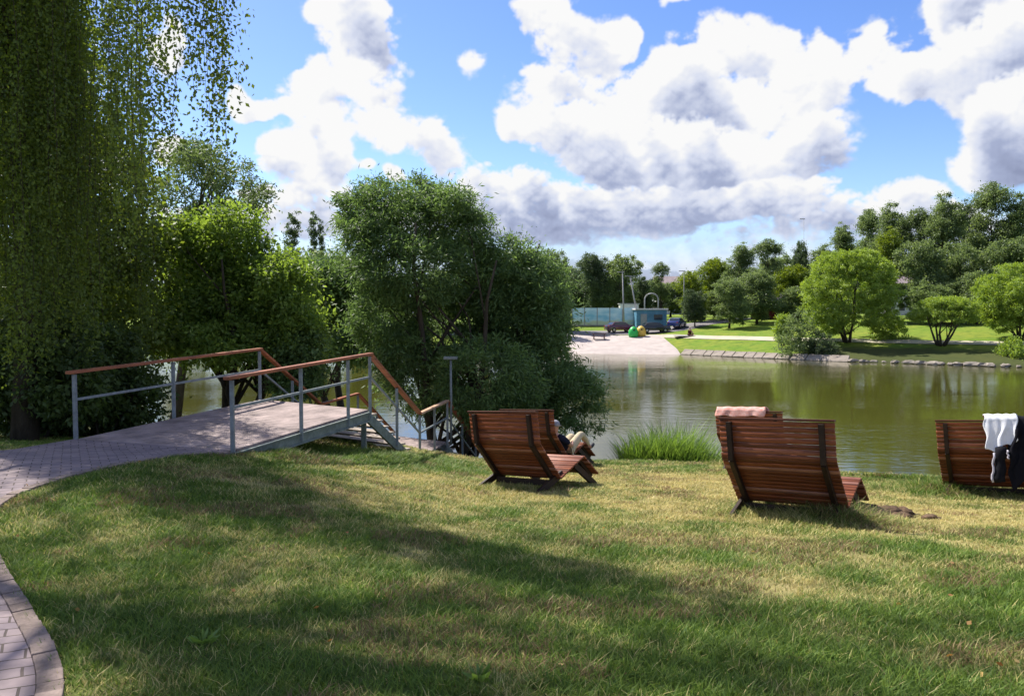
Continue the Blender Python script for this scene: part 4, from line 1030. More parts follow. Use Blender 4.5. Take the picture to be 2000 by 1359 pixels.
# ------------------------------------------------------------------ person on the farther lounger
M['skin'] = mat('skin', (.50, .27, .19), .55, .3, .08, 6)
M['navy'] = cloth_mat('navy_shirt', (.016, .018, .04), .3)
M['beige'] = cloth_mat('beige_trousers', (.52, .44, .30), .15)
M['greycap'] = cloth_mat('grey_cap', (.30, .30, .34), .1)
M['shoe'] = mat('shoe', (.04, .04, .045), .6, .3, .2, 8)
def skin_obj(name, pts, edges, radii, material, parent, sub=2, rootv=0):
    me = bpy.data.meshes.new(name); me.from_pydata([tuple(p) for p in pts], edges, []); me.update()
    o = link(name, me, material, parent)
    md = o.modifiers.new('skin', 'SKIN'); md.use_smooth_shade = True
    if not me.skin_vertices: me.attributes.new('skin', 'FLOAT', 'POINT')
    for i, rd in enumerate(radii):
        me.skin_vertices[0].data[i].radius = (rd, rd) if not isinstance(rd, tuple) else rd
        me.skin_vertices[0].data[i].use_root = (i == rootv)
    sb = o.modifiers.new('sub', 'SUBSURF'); sb.levels = sub; sb.render_levels = sub
    return o
def chain(paths):
    pts = []; rad = []; ed = []; idx = {}
    for path in paths:
        prev = None
        for (key, p, rr_) in path:
            if key in idx and key is not None: k = idx[key]
            else: pts.append(p); rad.append(rr_); k = len(pts) - 1; idx[key if key is not None else ('_', k)] = k
            if prev is not None: ed.append((prev, k))
            prev = k
    return pts, ed, rad
def recliner():
    root = empty('person'); root.matrix_world = LO[3]
    tag(root, 'person reclining with knees raised, navy top, beige trousers and pale cap', 'person')
    X0 = .47     # lies on the right half of the double lounger
    P_ = dict(pel=(X0, .02, .37), sp=(X0, -.14, .43), ch=(X0, -.28, .53))
    paths = [[('pel', P_['pel'], (.16, .12)), ('sp', P_['sp'], (.145, .11)), ('ch', P_['ch'], (.165, .115)), ('nb', (X0, -.36, .63), (.09, .075)), ('nk', (X0, -.39, .69), (.055, .055)), ('hd0', (X0, -.40, .76), (.085, .09)), ('hd1', (X0, -.40, .84), (.088, .098)), ('hd2', (X0, -.41, .91), (.06, .065))]]
    for s_ in (-1, 1):
        paths.append([('nb', None, None), (f's{s_}', (X0 + s_ * .17, -.35, .59), .062), (f'e{s_}', (X0 + s_ * .24, -.14, .44), .045), (f'w{s_}', (X0 + s_ * .13, .06, .50), .03), (f'p{s_}', (X0 + s_ * .10, .12, .52), (.035, .02))])
        paths.append([('pel', None, None), (f'h{s_}', (X0 + s_ * .10, .06, .38), .095), (f'k{s_}', (X0 + s_ * .12, .42, .62 + .03 * s_), .06), (f'c{s_}', (X0 + s_ * .12, .55, .57), .055), (f'a{s_}', (X0 + s_ * .12, .80, .36), .038), (f't{s_}', (X0 + s_ * .13, .92, .40), .035)])
        for f_ in range(5):
            fx = X0 + s_ * (.10 + (f_ - 2) * .017 * s_ * 1); L_ = (.05, .075, .082, .076, .06)[f_]
            paths.append([(f'p{s_}', None, None), (None, (fx, .14, .53), .010), (None, (fx, .14 + L_ * .6, .528), .009), (None, (fx, .14 + L_, .512), .007)])
    pts, ed, rad = chain(paths)
    skin_obj('body', pts, ed, rad, M['skin'], root)
    # face features on the front of the head
    m_ = MB(); m_.lathe([(.001, -.01), (.012, -.006), (.014, .006), (.006, .025), (.001, .03)], 8, (X0, -.305, .835)); m_.build('nose', M['skin'], root, smooth=True)
    # shirt
    g = 1.14
    pts, ed, rad = chain([[('a', (X0, -.04, .40), (.175, .135)), ('b', P_['sp'], (.165, .13)), ('c', P_['ch'], (.185, .135)), ('d', (X0, -.36, .63), (.10, .085))],
                          [('d', None, None), ('l', (X0 - .17, -.35, .59), .078), ('l2', (X0 - .225, -.20, .48), .064)], [('d', None, None), ('r', (X0 + .17, -.35, .59), .078), ('r2', (X0 + .225, -.20, .48), .064)]])
    skin_obj('shirt', pts, ed, rad, M['navy'], root)
    pts, ed, rad = chain([[('a', P_['pel'], (.18, .14)), ('l', (X0 - .10, .06, .385), .115), ('lk', (X0 - .12, .42, .60), .078), ('lc', (X0 - .12, .56, .55), .07), ('la', (X0 - .12, .74, .41), .052)],
                          [('a', None, None), ('r', (X0 + .10, .06, .385), .115), ('rk', (X0 + .12, .42, .66), .078), ('rc', (X0 + .12, .56, .58), .07), ('ra', (X0 + .12, .74, .41), .052)]])
    skin_obj('trousers', pts, ed, rad, M['beige'], root)
    for s_ in (-1, 1):
        pts, ed, rad = chain([[('a', (X0 + s_ * .12, .79, .355), .05), ('b', (X0 + s_ * .125, .86, .38), .048), ('c', (X0 + s_ * .13, .95, .44), .038)]]); skin_obj('shoe', pts, ed, rad, M['shoe'], root, 1)
    # cap with a peak
    mb = MB(); mb.lathe([(.112, -.01), (.115, .03), (.098, .085), (.05, .118), (.002, .126)], 18, (X0, -.405, .845)); cap = mb.build('cap', M['greycap'], root, smooth=True)
    mb = MB(); mb.add([(X0 - .08, -.315, .86), (X0 + .08, -.315, .86), (X0 + .055, -.22, .845), (X0 - .055, -.22, .845), (X0 - .08, -.315, .852), (X0 + .08, -.315, .852), (X0 + .055, -.22, .837), (X0 - .055, -.22, .837)], [(0, 1, 2, 3), (7, 6, 5, 4), (0, 4, 5, 1), (1, 5, 6, 2), (2, 6, 7, 3), (3, 7, 4, 0)]); mb.build('peak', M['greycap'], cap)
recliner()

# ------------------------------------------------------------------ far objects
def at_far(px, d): p = ray(px, 650, d); return p.x, d, gz(p.x, d)
# mural fence
def mural():
    m = bpy.data.materials.new('mural_paint'); m.use_nodes = True; N, L = m.node_tree.nodes, m.node_tree.links
    b = N['Principled BSDF']; b.inputs['Roughness'].default_value = .6
    tc = N.new('ShaderNodeTexCoord'); mp = N.new('ShaderNodeMapping'); mp.inputs['Scale'].default_value = (.45, 1, .9); L.new(tc.outputs['Object'], mp.inputs[0])
    n = N.new('ShaderNodeTexNoise'); n.inputs['Scale'].default_value = 1.1; n.inputs['Detail'].default_value = 3; L.new(mp.outputs[0], n.inputs['Vector'])
    cr = N.new('ShaderNodeValToRGB'); L.new(n.outputs[0], cr.inputs[0]); e = cr.color_ramp.elements
    e[0].position = .35; e[0].color = (.25, .55, .72, 1); e[1].position = .65; e[1].color = (.66, .82, .90, 1)
    sp = N.new('ShaderNodeSeparateXYZ'); L.new(tc.outputs['Object'], sp.inputs[0])
    ad = N.new('ShaderNodeMath'); ad.operation = 'MULTIPLY_ADD'; L.new(n.outputs[0], ad.inputs[0]); ad.inputs[1].default_value = -2.2; L.new(sp.outputs[2], ad.inputs[2])
    mr = N.new('ShaderNodeMapRange'); L.new(ad.outputs[0], mr.inputs[0]); mr.inputs[1].default_value = -.1; mr.inputs[2].default_value = -.5
    mx = N.new('ShaderNodeMix'); mx.data_type = 'RGBA'; L.new(mr.outputs[0], mx.inputs[0]); L.new(cr.outputs[0], mx.inputs[6]); mx.inputs[7].default_value = (.58, .64, .42, 1)
    L.new(mx.outputs[2], b.inputs['Base Color']); return m
M['mural'] = mural()
M['blue'] = mat('blue_paint', (.10, .25, .36), .5, .4, .4, .8)
M['galv'] = mat('galvanised', (.35, .34, .34), .6, .3, .2, 3)
M['palewhite'] = mat('pale_roof', (.62, .60, .58), .6, .3, .15, 2)
d_f = 121.0
x0, _, g0 = at_far(1117, d_f); x1, _, _ = at_far(1240, d_f)
root = empty('fence', (x0, d_f, g0)); tag(root, 'pale blue painted fence of flat panels at the end of the far car park', 'fence')
npn = 5
for i in range(npn):
    a = (x1 - x0) * i / npn; b = (x1 - x0) * (i + 1) / npn
    mb = MB(); mb.box(((a + b) / 2, 0, 1.5), (b - a - .14, .06, 2.75)); mb.build('panel', M['mural'], root)
    mb = MB(); mb.box((a, -.02, 1.2), (.12, .12, 3.0)); mb.build('post', M['galv'], root)
mb = MB(); mb.box((x1 - x0, -.02, 1.2), (.12, .12, 3.0)); mb.build('post', M['galv'], root)
mb = MB(); mb.box(((x1 - x0) / 2, .0, .06), (x1 - x0, .3, .24)); mb.build('plinth', M['slab'], root)
# grey fence piece left
xa, _, ga = at_far(1098, 120); mb = MB()
root = empty('fence', (xa, 120, ga)); tag(root, 'short dark grey fence left of the pale blue one', 'fence')
mb.box((0, 0, 1.1), (2.6, .06, 2.1)); mb.build('panel', M['galv'], root); mb = MB(); mb.box((-1.3, 0, 1.1), (.1, .1, 2.3)); mb.box((1.25, 0, 1.1), (.1, .1, 2.3)); mb.build('post', M['galv'], root)
# blue shed
xa, _, ga = at_far(1243, 118); xb, _, _ = at_far(1302, 118); W_ = xb - xa
root = empty('shed', ((xa + xb) / 2, 118, ga)); tag(root, 'bright blue shed with pale flat roof behind the black car', 'shed')
mb = MB(); mb.box((0, 1.5, 1.35), (W_, 3, 2.7)); mb.build('wall', M['blue'], root, .03)
mb = MB(); mb.box((0, 1.5, 2.82), (W_ + .4, 3.4, .22)); mb.build('roof', M['palewhite'], root, .03)
mb = MB(); mb.box((-1.2, -.03, 1.05), (.95, .08, 2.1)); dr = mb.build('door', M['galv'], root, .01); mb = MB(); mb.box((-.85, -.09, 1.05), (.12, .06, .04)); mb.build('handle', M['frame'], dr)
M['glass'] = mat('dark_glass', (.02, .03, .04), .1, .6, .1)
mb = MB(); mb.box((1.0, -.03, 1.6), (1.3, .07, .8)); mb.build('window', M['glass'], root)
# pale grey kiosk behind pole
xa, _, ga = at_far(1229, 125); root = empty('kiosk', (xa, 125, ga)); tag(root, 'low pale grey kiosk between the blue fence and the blue shed', 'kiosk')
mb = MB(); mb.box((0, 1, 1.6), (3.0, 2, 3.1)); mb.build('wall', M['palewhite'], root, .03); mb = MB(); mb.box((0, 1, 3.22), (3.3, 2.3, .14)); mb.build('roof', M['galv'], root)
# arch
xa, _, ga = at_far(1272, 124); mb = MB()
pts = [(-1.1, 0, 0), (-1.1, 0, 3.4)] + [(-1.1 * math.cos(t), 0, 3.8 + 1.0 * math.sin(t)) for t in np.linspace(0.15, math.pi - .15, 9)] + [(1.1, 0, 3.4), (1.1, 0, 0)]
mb.tube(pts, .11, 8); o = mb.build('arch', M['galv'], smooth=True); o.location = (xa, 124, ga); tag(o, 'pale curved pipe arch rising behind the blue shed', 'arch')
# poles
def far_pole(px0, py0, px1, py1, d, rad, label, m_='galv', name='lamp_pole'):
    a = ray(px0, py0, d); b = ray(px1, py1, d); g = gz(a.x, d); a.z = g; o = empty(name, a); mb = MB(); mb.tube([(0, 0, -.2), tuple(b - a)], [rad, rad * .6], 8); mb.build('shaft', M[m_], o, smooth=True)
    mb = MB(); q = b - a; mb.box((q.x - .3, q.y, q.z + .04), (1.0, .2, .12)); mb.build('lamp_head', M[m_], o, .02); tag(o, label, 'pole'); return o
far_pole(1219, 600, 1216, 532, 119, .14, 'upright pale pole in front of the dark trees behind the blue fence')
far_pole(1249, 600, 1231, 540, 120, .14, 'leaning pale pole right of the upright one')
far_pole(1336, 600, 1336, 530, 116, .07, 'thin pale pole in front of the yellow green tree')
far_pole(1571, 560, 1570, 428, 150, .05, 'very thin dark mast above the dark oval tree', 'galv', 'mast')
# igloo bins
M['green'] = mat('green_plastic', (.02, .42, .07), .45, .5, .15, 2); M['yellow'] = mat('yellow_plastic', (.62, .42, .06), .45, .5, .15, 2)
def igloo(px, d, m_, label):
    x_, y__, g_ = at_far(px, d); o = empty('recycling_bin', (x_, y__, g_ + .05)); o.scale = (.8, .8, .8); tag(o, label, 'bin', 'bell shaped bins by the car park')
    mb = MB(); mb.lathe([(.62, 0), (.78, .1), (.86, .45), (.82, .95), (.66, 1.4), (.42, 1.68), (.15, 1.8), (.02, 1.82)], 24); mb.build('shell', M[m_], o, smooth=True)
    mb = MB(); mb.tube([(math.cos(t) * .14, 0, 1.84 + math.sin(t) * .14) for t in np.linspace(0, math.pi, 8)], .025, 6); mb.build('lifting_ring', M['galv'], o)
    mb = MB(); mb.lathe([(.03, 0), (.14, .0), (.14, .04), (.03, .05)], 14); s_ = mb.build('slot', M['frame'], o); s_.location = (0, -.72, 1.2); s_.rotation_euler = (R(70), 0, 0)
igloo(1237, 106, 'green', 'bright green bell shaped recycling bin'); igloo(1252, 106.5, 'yellow', 'yellow bell shaped recycling bin right of the green one')
# cars
M['tyre'] = mat('tyre', (.02, .02, .02), .8, .2, .2, 8); M['rim'] = mat('rim', (.4, .4, .42), .35, .5, .1, 8, metal=.6)
M['lamp'] = mat('headlight_glass', (.6, .6, .58), .15, .6, .1, 8); M['taillamp'] = mat('tail_light', (.35, .02, .02), .2, .6, .1, 8)
def car(px, d, rz, col, label, van=False, lift=0.0):
    x_, y__, g_ = at_far(px, d); o = empty('parked_car', (x_, y__, g_ + .06), rz); tag(o, label, 'van' if van else 'car', 'vehicles parked by the far car park')
    pm = mat('car_paint_' + str(px), col, .28, .5, .05, 3, coat=.6)
    if van: low = [(-2.5, .35), (-2.5, 1.0), (-2.42, 1.95), (-2.2, 2.1), (1.0, 2.1), (1.55, 1.35), (2.4, 1.1), (2.5, .85), (2.5, .35)]; gw = [(.2, 1.35), (.2, 1.9), (.95, 1.9), (1.38, 1.35)]
    else: low = [(-2.15, .32), (-2.2, .8), (-2.1, 1.0), (-1.7, 1.05), (-1.25, 1.42), (-.2, 1.5), (.45, 1.42), (1.1, 1.02), (1.95, .88), (2.18, .68), (2.18, .32)]; gw = [(-1.35, 1.06), (-1.1, 1.38), (-.2, 1.45), (.38, 1.38), (.88, 1.04)]
    # body lofted: narrower above the waist
    vv = []; n = len(low)
    for s_ in (-1, 1):
        for (u, z) in low: w_ = .86 - max(0, z - .95) * .28; vv.append((u, s_ * w_, z))
    ff = [(i, (i + 1) % n, n + (i + 1) % n, n + i) for i in range(n)] + [tuple(range(n))[::-1], tuple(range(n, 2 * n))]
    mb = MB(); mb.add(vv, ff); body = mb.build('body', pm, o, .04, True)
    for s_ in (-1, 1):
        vv = [(u, s_ * (.875 - max(0, z - .95) * .28), z) for (u, z) in gw]; vv2 = [(u, s_ * (.84 - max(0, z - .95) * .28), z) for (u, z) in gw]; k = len(gw)
        mb = MB(); mb.add(vv + vv2, [tuple(range(k)), tuple(range(k, 2 * k))[::-1]] + [(i, (i + 1) % k, k + (i + 1) % k, k + i) for i in range(k)]); mb.build('side_window', M['glass'], o)
        for u in (-1.35, 1.35):
            mb = MB(); mb.lathe([(.16, -.1), (.31, -.11), (.33, -.06), (.33, .06), (.31, .11), (.16, .1)], 20); wh = mb.build('tyre', M['tyre'], o, smooth=True); wh.location = (u, s_ * .80, .33); wh.rotation_euler = (R(90), 0, 0)
            mb = MB(); mb.lathe([(.02, -.105), (.18, -.10), (.18, .10), (.02, .105)], 14); mb.build('rim', M['rim'], wh)
        mb = MB(); mb.box((2.12 if not van else 2.45, s_ * .6, .72), (.12, .34, .14)); mb.build('headlight', M['lamp'], o, .02)
        mb = MB(); mb.box((-2.16 if not van else -2.5, s_ * .66, .85), (.08, .26, .16)); mb.build('tail_light', M['taillamp'], o, .02)
    if not van:
        mb = MB(); mb.bar((.52, 0, 1.40), (1.08, 0, 1.06), 1.36, .03); mb.build('windscreen', M['glass'], o)
        mb = MB(); mb.bar((-1.30, 0, 1.40), (-1.68, 0, 1.09), 1.34, .03); mb.build('rear_window', M['glass'], o)
    else:
        mb = MB(); mb.bar((1.06, 0, 2.04), (1.56, 0, 1.38), 1.5, .03); mb.build('windscreen', M['glass'], o)
car(1211, 111.5, R(18), (.09, .012, .03), 'dark red car left of the green bin')
car(1278, 110, R(8), (.008, .008, .010), 'black car in front of the blue shed')
car(1322, 113, R(62), (.03, .05, .20), 'dark blue car right of the blue shed, parked end on')
# picnic table
M['brown'] = mat('brown_wood', (.09, .035, .022), .7, .2, .4, 6)
xa, ya, ga = at_far(1170, 104.5); o = empty('picnic_table', (xa, ya, ga + .06)); tag(o, 'small dark brown picnic table at the top of the concrete slope', 'table')
for (nm, sz, c) in (('tabletop', (1.9, .75, .07), (0, 0, .76)), ('bench', (1.9, .28, .06), (0, -.65, .45)), ('bench', (1.9, .28, .06), (0, .65, .45))):
    mb = MB(); mb.box(c, sz); mb.build(nm, M['brown'], o, .01)
for s_ in (-1, 1):
    mb = MB(); mb.bar((s_ * .7, -.62, 0), (s_ * .7, .3, .74), .08, .1); mb.bar((s_ * .7, .62, 0), (s_ * .7, -.3, .74), .07, .09); mb.bar((s_ * .7, -.75, .40), (s_ * .7, .75, .40), .06, .08); mb.build('leg_frame', M['brown'], o)
# seated figure in brown on the meadow
xa, ya, ga = at_far(1343, 103.5)
M['browncloth'] = cloth_mat('brown_cloth', (.075, .022, .016), .3); M['blanket'] = cloth_mat('grey_blanket', (.30, .28, .26), .2)
mb = MB(); mb.add([(-1.9, -.7, 0), (1.2, -.7, 0), (1.3, .8, .12), (-1.8, .8, .12), (-1.9, -.7, .03), (1.2, -.7, .03), (1.3, .8, .15), (-1.8, .8, .15)], [(3, 2, 1, 0), (4, 5, 6, 7), (0, 1, 5, 4), (1, 2, 6, 5), (2, 3, 7, 6), (3, 0, 4, 7)])
o = mb.build('blanket', M['blanket']); o.location = (xa, ya, ga + .06); tag(o, 'grey blanket on the far meadow under the seated person in brown', 'blanket')
root = empty('person', (xa + .3, ya, ga + .1)); tag(root, 'tiny person in dark brown sitting upright on the far meadow', 'person')
pa = [[('pel', (0, 0, .16), (.2, .17)), ('sp', (0, .02, .42), (.16, .12)), ('ch', (0, 0, .62), (.17, .12)), ('nb', (0, 0, .74), (.08, .07)), ('nk', (0, 0, .8), .055), ('h0', (0, -.02, .88), (.08, .09)), ('h1', (0, -.02, .96), (.085, .095)), ('h2', (0, 0, 1.03), .055)]]
for s_ in (-1, 1):
    pa.append([('nb', None, None), (f's{s_}', (s_ * .17, 0, .7), .06), (f'e{s_}', (s_ * .27, -.12, .44), .045), (f'w{s_}', (s_ * .2, -.32, .3), .03), (f'q{s_}', (s_ * .18, -.4, .28), .03)])
    pa.append([('pel', None, None), (f'h{s_}', (s_ * .15, -.05, .14), .1), (f'k{s_}', (s_ * .42, -.42, .22), .065), (f'a{s_}', (s_ * .1, -.55, .08), .045), (f't{s_}', (s_ * -.05, -.6, .07), .04)])
pts, ed, rad = chain(pa); skin_obj('body', pts, ed, rad, M['skin'], root, 1)
def grow(rd): return tuple(k * 1.2 + .01 for k in rd) if isinstance(rd, tuple) else rd * 1.2 + .01
pa2 = [[(k, p, grow(rd)) for (k, p, rd) in pa[0][:4]]] + [[(k, p, grow(rd) if rd else None) for (k, p, rd) in q[:4]] for q in pa[1:]]
pts, ed, rad = chain(pa2); skin_obj('clothing', pts, ed, rad, M['browncloth'], root, 1)
mb = MB(); mb.lathe([(.10, -.12), (.108, -.02), (.10, .06), (.06, .11), (.002, .125)], 14, (0, .015, .95)); mb.build('hair', M['frame'], root, smooth=True)
# dark pavilion behind the meadow
xa, ya, ga = at_far(1520, 124); o = empty('pavilion', (xa, ya, ga)); tag(o, 'low dark pavilion with a reddish base under the far trees', 'pavilion')
M['darkwall'] = mat('dark_wall', (.05, .045, .05), .8, .2, .3, 2); M['redbase'] = mat('red_base', (.16, .03, .03), .7, .2, .3, 2)
mb = MB(); mb.box((0, 1.5, 2.0), (7.0, 3, 1.6)); mb.build('wall', M['darkwall'], o, .02); mb = MB(); mb.box((-.6, 1.5, .6), (6.0, 2.8, 1.2)); mb.build('base', M['redbase'], o, .02)
mb = MB(); mb.prism([(-.6, 2.8), (3.6, 2.8), (1.5, 4.0)], -3.9, 3.9, 0); mb.build('roof', M['darkwall'], o, .02)
# pale house gables behind the trees
for (px, d, w_, h_, lab) in ((1318, 190, 9, 9.5, 'pale apartment block glimpsed in the gap right of the narrow pointed tree'), (1770, 150, 8, 8.2, 'pale house glimpsed between the ball willow and the umbrella willow')):
    xa, ya, ga = at_far(px, d); o = empty('house', (xa, ya, ga)); tag(o, lab, 'house')
    mb = MB(); mb.box((0, 3, (h_ - 2) / 2), (w_, 6, h_ - 2)); mb.build('wall', M['palewhite'], o)
    mb = MB(); mb.prism([(-.4, h_ - 2), (6.4, h_ - 2), (3, h_)], -w_ / 2 - .3, w_ / 2 + .3, 0); mb.build('roof', mat('roof_' + str(px), (.30, .24, .24), .8, .2, .2, 1), o)
    for i in range(4):
        for j in range(2 if h_ < 10 else 4):
            mb = MB(); mb.box((-w_ * .36 + i * w_ * .24, -.03, 1.6 + j * 2.7), (1.1, .08, 1.3)); mb.build('window', M['glass'], o)

# ------------------------------------------------------------------ reeds on the bank
def blades(name, P, H, W, lean, tint, r_, seg=3, curl=.35):
    n = len(P); a = r_.rand(n) * 6.283; da = np.stack([np.cos(a), np.sin(a), np.zeros(n)], 1); b = a + 1.57 + r_.normal(size=n) * .5
    sd_ = np.stack([np.cos(b), np.sin(b), np.zeros(n)], 1); V = []
    for k in range(seg):
        t = k / seg; c = P + np.array([0, 0, 1.]) * (H * t * (1 - .25 * curl * t))[:, None] + da * (H * lean * (t ** 1.7))[:, None]; w_ = (W * (1 - .6 * t) * .5)[:, None]
        V += [c - sd_ * w_, c + sd_ * w_]
    V.append(P + np.array([0, 0, 1.]) * (H * (1 - .25 * curl))[:, None] + da * (H * lean)[:, None])
    V = np.stack(V, 1); k = 2 * seg + 1; base = np.arange(n)[:, None] * k
    q = []; cnt = []
    quads = np.concatenate([base + np.array([2 * i, 2 * i + 1, 2 * i + 3, 2 * i + 2])[None] for i in range(seg - 1)], 1)
    tri = base + np.array([2 * seg - 2, 2 * seg - 1, 2 * seg])[None]
    flat = np.concatenate([quads, tri], 1).ravel(); per = np.tile(np.array([4] * (seg - 1) + [3]), n)
    return V.reshape(-1, 3), flat, per, k
r = np.random.RandomState(17)
def reed_bed(cx, cy, rx, ry, n, h, label, seed, name='reed_clump'):
    r_ = np.random.RandomState(seed); a = r_.rand(n) * 6.28; q = np.sqrt(r_.rand(n)); x = cx + rx * q * np.cos(a); y = cy + ry * q * np.sin(a); z = ground_z(x, y)
    zt = z.max(); H = h * (.55 + .55 * r_.rand(n)) * (1.05 - .45 * q ** 2) * (.8 + .4 * fbm(x * 3, y * 3, 2, seed))
    V, fl, per, k = blades(name, np.stack([x - cx, y - cy, z - gz(cx, cy)], 1), H, .016 + .012 * r_.rand(n), .15 + .6 * r_.rand(n), 0, r_, 4)
    tint = np.repeat(r_.rand(n), k)
    o = link(name, np_mesh(name, V, fl, per, {'tint': tint}), LM['reed'], None); o.location = (cx, cy, gz(cx, cy)); tag(o, label, 'reeds'); return o
reed_bed(4.15, 18.9, 1.45, .85, 6500, 1.75, 'bright green clump of tall reeds at the edge of the lawn before the water', 71)

# ------------------------------------------------------------------ lawn grass
def grass_mat():
    m = bpy.data.materials.new('grass_blade'); m.use_nodes = True; N, L = m.node_tree.nodes, m.node_tree.links
    N.remove(N['Principled BSDF']); out = N['Material Output']; a = N.new('ShaderNodeAttribute'); a.attribute_name = 'col'
    p = N.new('ShaderNodeBsdfPrincipled'); p.inputs['Roughness'].default_value = .6; p.inputs['Specular IOR Level'].default_value = .25; L.new(a.outputs['Color'], p.inputs['Base Color'])
    t = N.new('ShaderNodeBsdfTranslucent'); L.new(a.outputs['Color'], t.inputs[0]); ms = N.new('ShaderNodeMixShader'); ms.inputs[0].default_value = .35
    L.new(p.outputs[0], ms.inputs[1]); L.new(t.outputs[0], ms.inputs[2]); L.new(ms.outputs[0], out.inputs[0]); return m
M['grass'] = grass_mat()
def lawn():
    r_ = np.random.RandomState(5); N_ = 1200000
    # sample y with density ~ 1/y within the view wedge plus margins
    y = 2.2 + (22 - 2.2) * r_.rand(N_) ** 1.0; half = .74 * y + 2.4; x = (r_.rand(N_) * 2 - 1) * half
    keep = ~on_path(x, y, .08) & (y < np.interp(x, NE_X, NE_Y) + 3.0)
    # nothing on the deck footprint
    keep &= ~((x < -2.9) & (x > -7.2) & (y > 11.9) & ((x + 5.5) * .35 + (y - 11.7) > 1.2) & (r_.rand(N_) < .75))
    x = x[keep]; y = y[keep]; n = len(x); z = ground_z(x, y)
    dry = dryness(x, y); clump = fbm(x * 3.2, y * 3.2, 3, 77); fine = fbm(x * 11, y * 11, 2, 88)
    bare = (fbm(x * 1.7, y * 1.7, 3, 55) > .66) & (dry > .35); k2 = ~(bare & (r_.rand(n) < .7)) & (r_.rand(n) < .35 + 1.3 * fine)
    x, y, z, dry, clump, fine = [q[k2] for q in (x, y, z, dry, clump, fine)]; n = len(x)
    H = (.016 + .034 * clump + .024 * r_.rand(n) ** 2) * (1.25 - .55 * dry) * (1 + .35 * np.clip((y - 8) / 10, 0, 1))
    tall = np.zeros(n)
    for (cx, cy, rr_, a) in [(3.6, 8.85, .6, 1.3), (3.1, 9.1, .5, .9), (3.9, 8.6, .4, 1.0), (7.6, 11.5, .8, .8), (6.9, 11.9, .5, 1.0), (6.6, 12.3, .5, .8), (-2.3, 14.2, 1.0, .6), (-3.4, 12.0, .5, .6), (0, 11.5, .7, .6), (4.6, 16.2, .4, .9)]: tall += a * np.exp(-((x - cx) ** 2 + (y - cy) ** 2) / rr_ ** 2)
    H = H * (1 + 2.1 * tall)
    W = (.0038 + .0040 * r_.rand(n)) * (1 + np.clip(y - 4, 0, 14) * .14)
    V, fl, per, k = blades('lawn_grass', np.stack([x, y, z - .004], 1), H, W, .3 + 1.3 * r_.rand(n), 0, r_, 2)
    g1 = np.array([.052, .120, .014]); g2 = np.array([.20, .285, .038]); s1 = np.array([.50, .43, .13]); s2 = np.array([.70, .60, .27])
    t = r_.rand(n)[:, None]; green = g1 * (1 - t) + g2 * t; t2 = r_.rand(n)[:, None]; straw = s1 * (1 - t2) + s2 * t2
    isdry = (r_.rand(n) < .04 + .90 * dry)[:, None]; soft = (.25 * dry)[:, None]
    col = np.where(isdry, straw * (.75 + .25 * t), green * (1 - soft) + straw * soft * .8) * (.68 + .6 * fbm(x * 5, y * 5, 3, 301))[:, None]
    brown = (fbm(x * 1.3 + 9, y * 1.3, 3, 333) > .64) & (r_.rand(n) < .4); col[brown] = np.array([.26, .17, .085]) * (.7 + .5 * r_.rand(brown.sum()))[:, None]
    o = link('grass', np_mesh('grass', V, fl, per, {'col': np.repeat(col, k, 0)}), M['grass']); tag(o, 'short lawn grass, patches green and patches straw dry', 'grass', kind='stuff')
    return n
lawn()
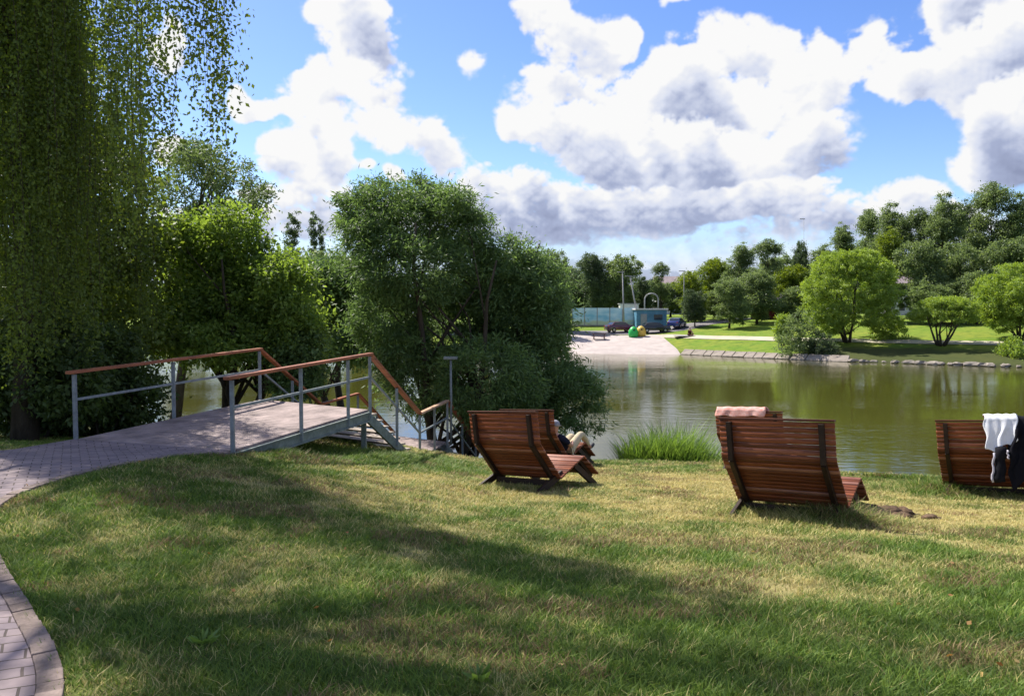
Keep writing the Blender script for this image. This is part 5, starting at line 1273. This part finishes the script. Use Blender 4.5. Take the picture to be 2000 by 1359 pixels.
# a few fallen leaves
r_ = np.random.RandomState(77); y_l = 3 + 11 * r_.rand(150); x_l = (r_.rand(150) * 2 - 1) * .68 * y_l; y_l = y_l[:80]; x_l = x_l[:80]; k_ = ~on_path(x_l, y_l, -.2); x_l, y_l = x_l[k_], y_l[k_]; n_ = len(x_l)
Dl = r_.normal(size=(n_, 3)); Dl[:, 2] *= .25
M['dryleaf'] = leaf_mat('fallen_leaf', (.32, .13, .05), (.50, .36, .12), .2)
tag(link('fallen_leaves', leaf_mesh('fallen_leaves', np.stack([x_l, y_l, ground_z(x_l, y_l) + .035], 1), Dl,   .024 + .022 * r_.rand(n_), .65, r_.rand(n_), r_), M['dryleaf']), 'scattered dry brown and yellow leaves lying in the grass', 'leaves', kind='stuff')
# broad-leaved rosettes among the grass
for i, (px, py, lab) in enumerate([(395, 1262, 'bright green broad-leaved weed rosette in the shaded grass at lower left'), (935, 1335, 'weed rosette at the bottom edge of the lawn in the middle')]):
    d_ = 3.0
    for _ in range(30):
        p = ray(px, py, d_); d_ += (p.z - gz(p.x, d_)) * 1.2
    r_ = np.random.RandomState(200 + i); n = 26; a = r_.rand(n) * 6.283
    P_ = np.zeros((n, 3)) + np.stack([np.cos(a) * .015, np.sin(a) * .015, np.zeros(n)], 1); D_ = np.stack([np.cos(a), np.sin(a), .35 + .7 * r_.rand(n)], 1)
    o = link('weed', leaf_mesh('weed', P_, D_,   .045 + .06 * r_.rand(n), .3, .5 + .5 * r_.rand(n), r_), LM['reed']); o.location = (p.x, d_, gz(p.x, d_) + .02); tag(o, lab, 'weed', 'weeds in the lawn')
# bare soil heap beside the nearest lounger
M['soil'] = mat('soil', (.13, .085, .055), .95, .1, .5, 12, .9, 30)
def soil(cx, cy, pts):
    r_ = random.Random(2); mb = MB()
    for (x, y, s_) in pts:
        bm = bmesh.new(); bmesh.ops.create_icosphere(bm, subdivisions=3, radius=s_)
        for v in bm.verts:
            nn = v.co * 22; k = 1 + .35 * (vnoise(np.array([nn.x + 50 + x * 9]), np.array([nn.y + nn.z + 50]), 3)[0] - .5) * 2; v.co *= k; v.co.z *= .55
        b0 = len(mb.v); mb.v += [(v.co.x + x - cx, v.co.y + y - cy, v.co.z + gz(x, y) - gz(cx, cy)) for v in bm.verts]; mb.f += [[v.index + b0 for v in f.verts] for f in bm.faces]; bm.free()
    o = mb.build('soil_heap', M['soil'], smooth=True); o.location = (cx, cy, gz(cx, cy)); tag(o, 'bare brown soil heap beside the foot end of the nearest lounger', 'soil heap')
soil(4.45, 9.2, [(4.35, 9.45, .22), (4.55, 9.25, .2), (4.75, 9.2, .16), (4.35, 9.1, .2), (4.6, 8.95, .13), (4.9, 8.85, .1)])
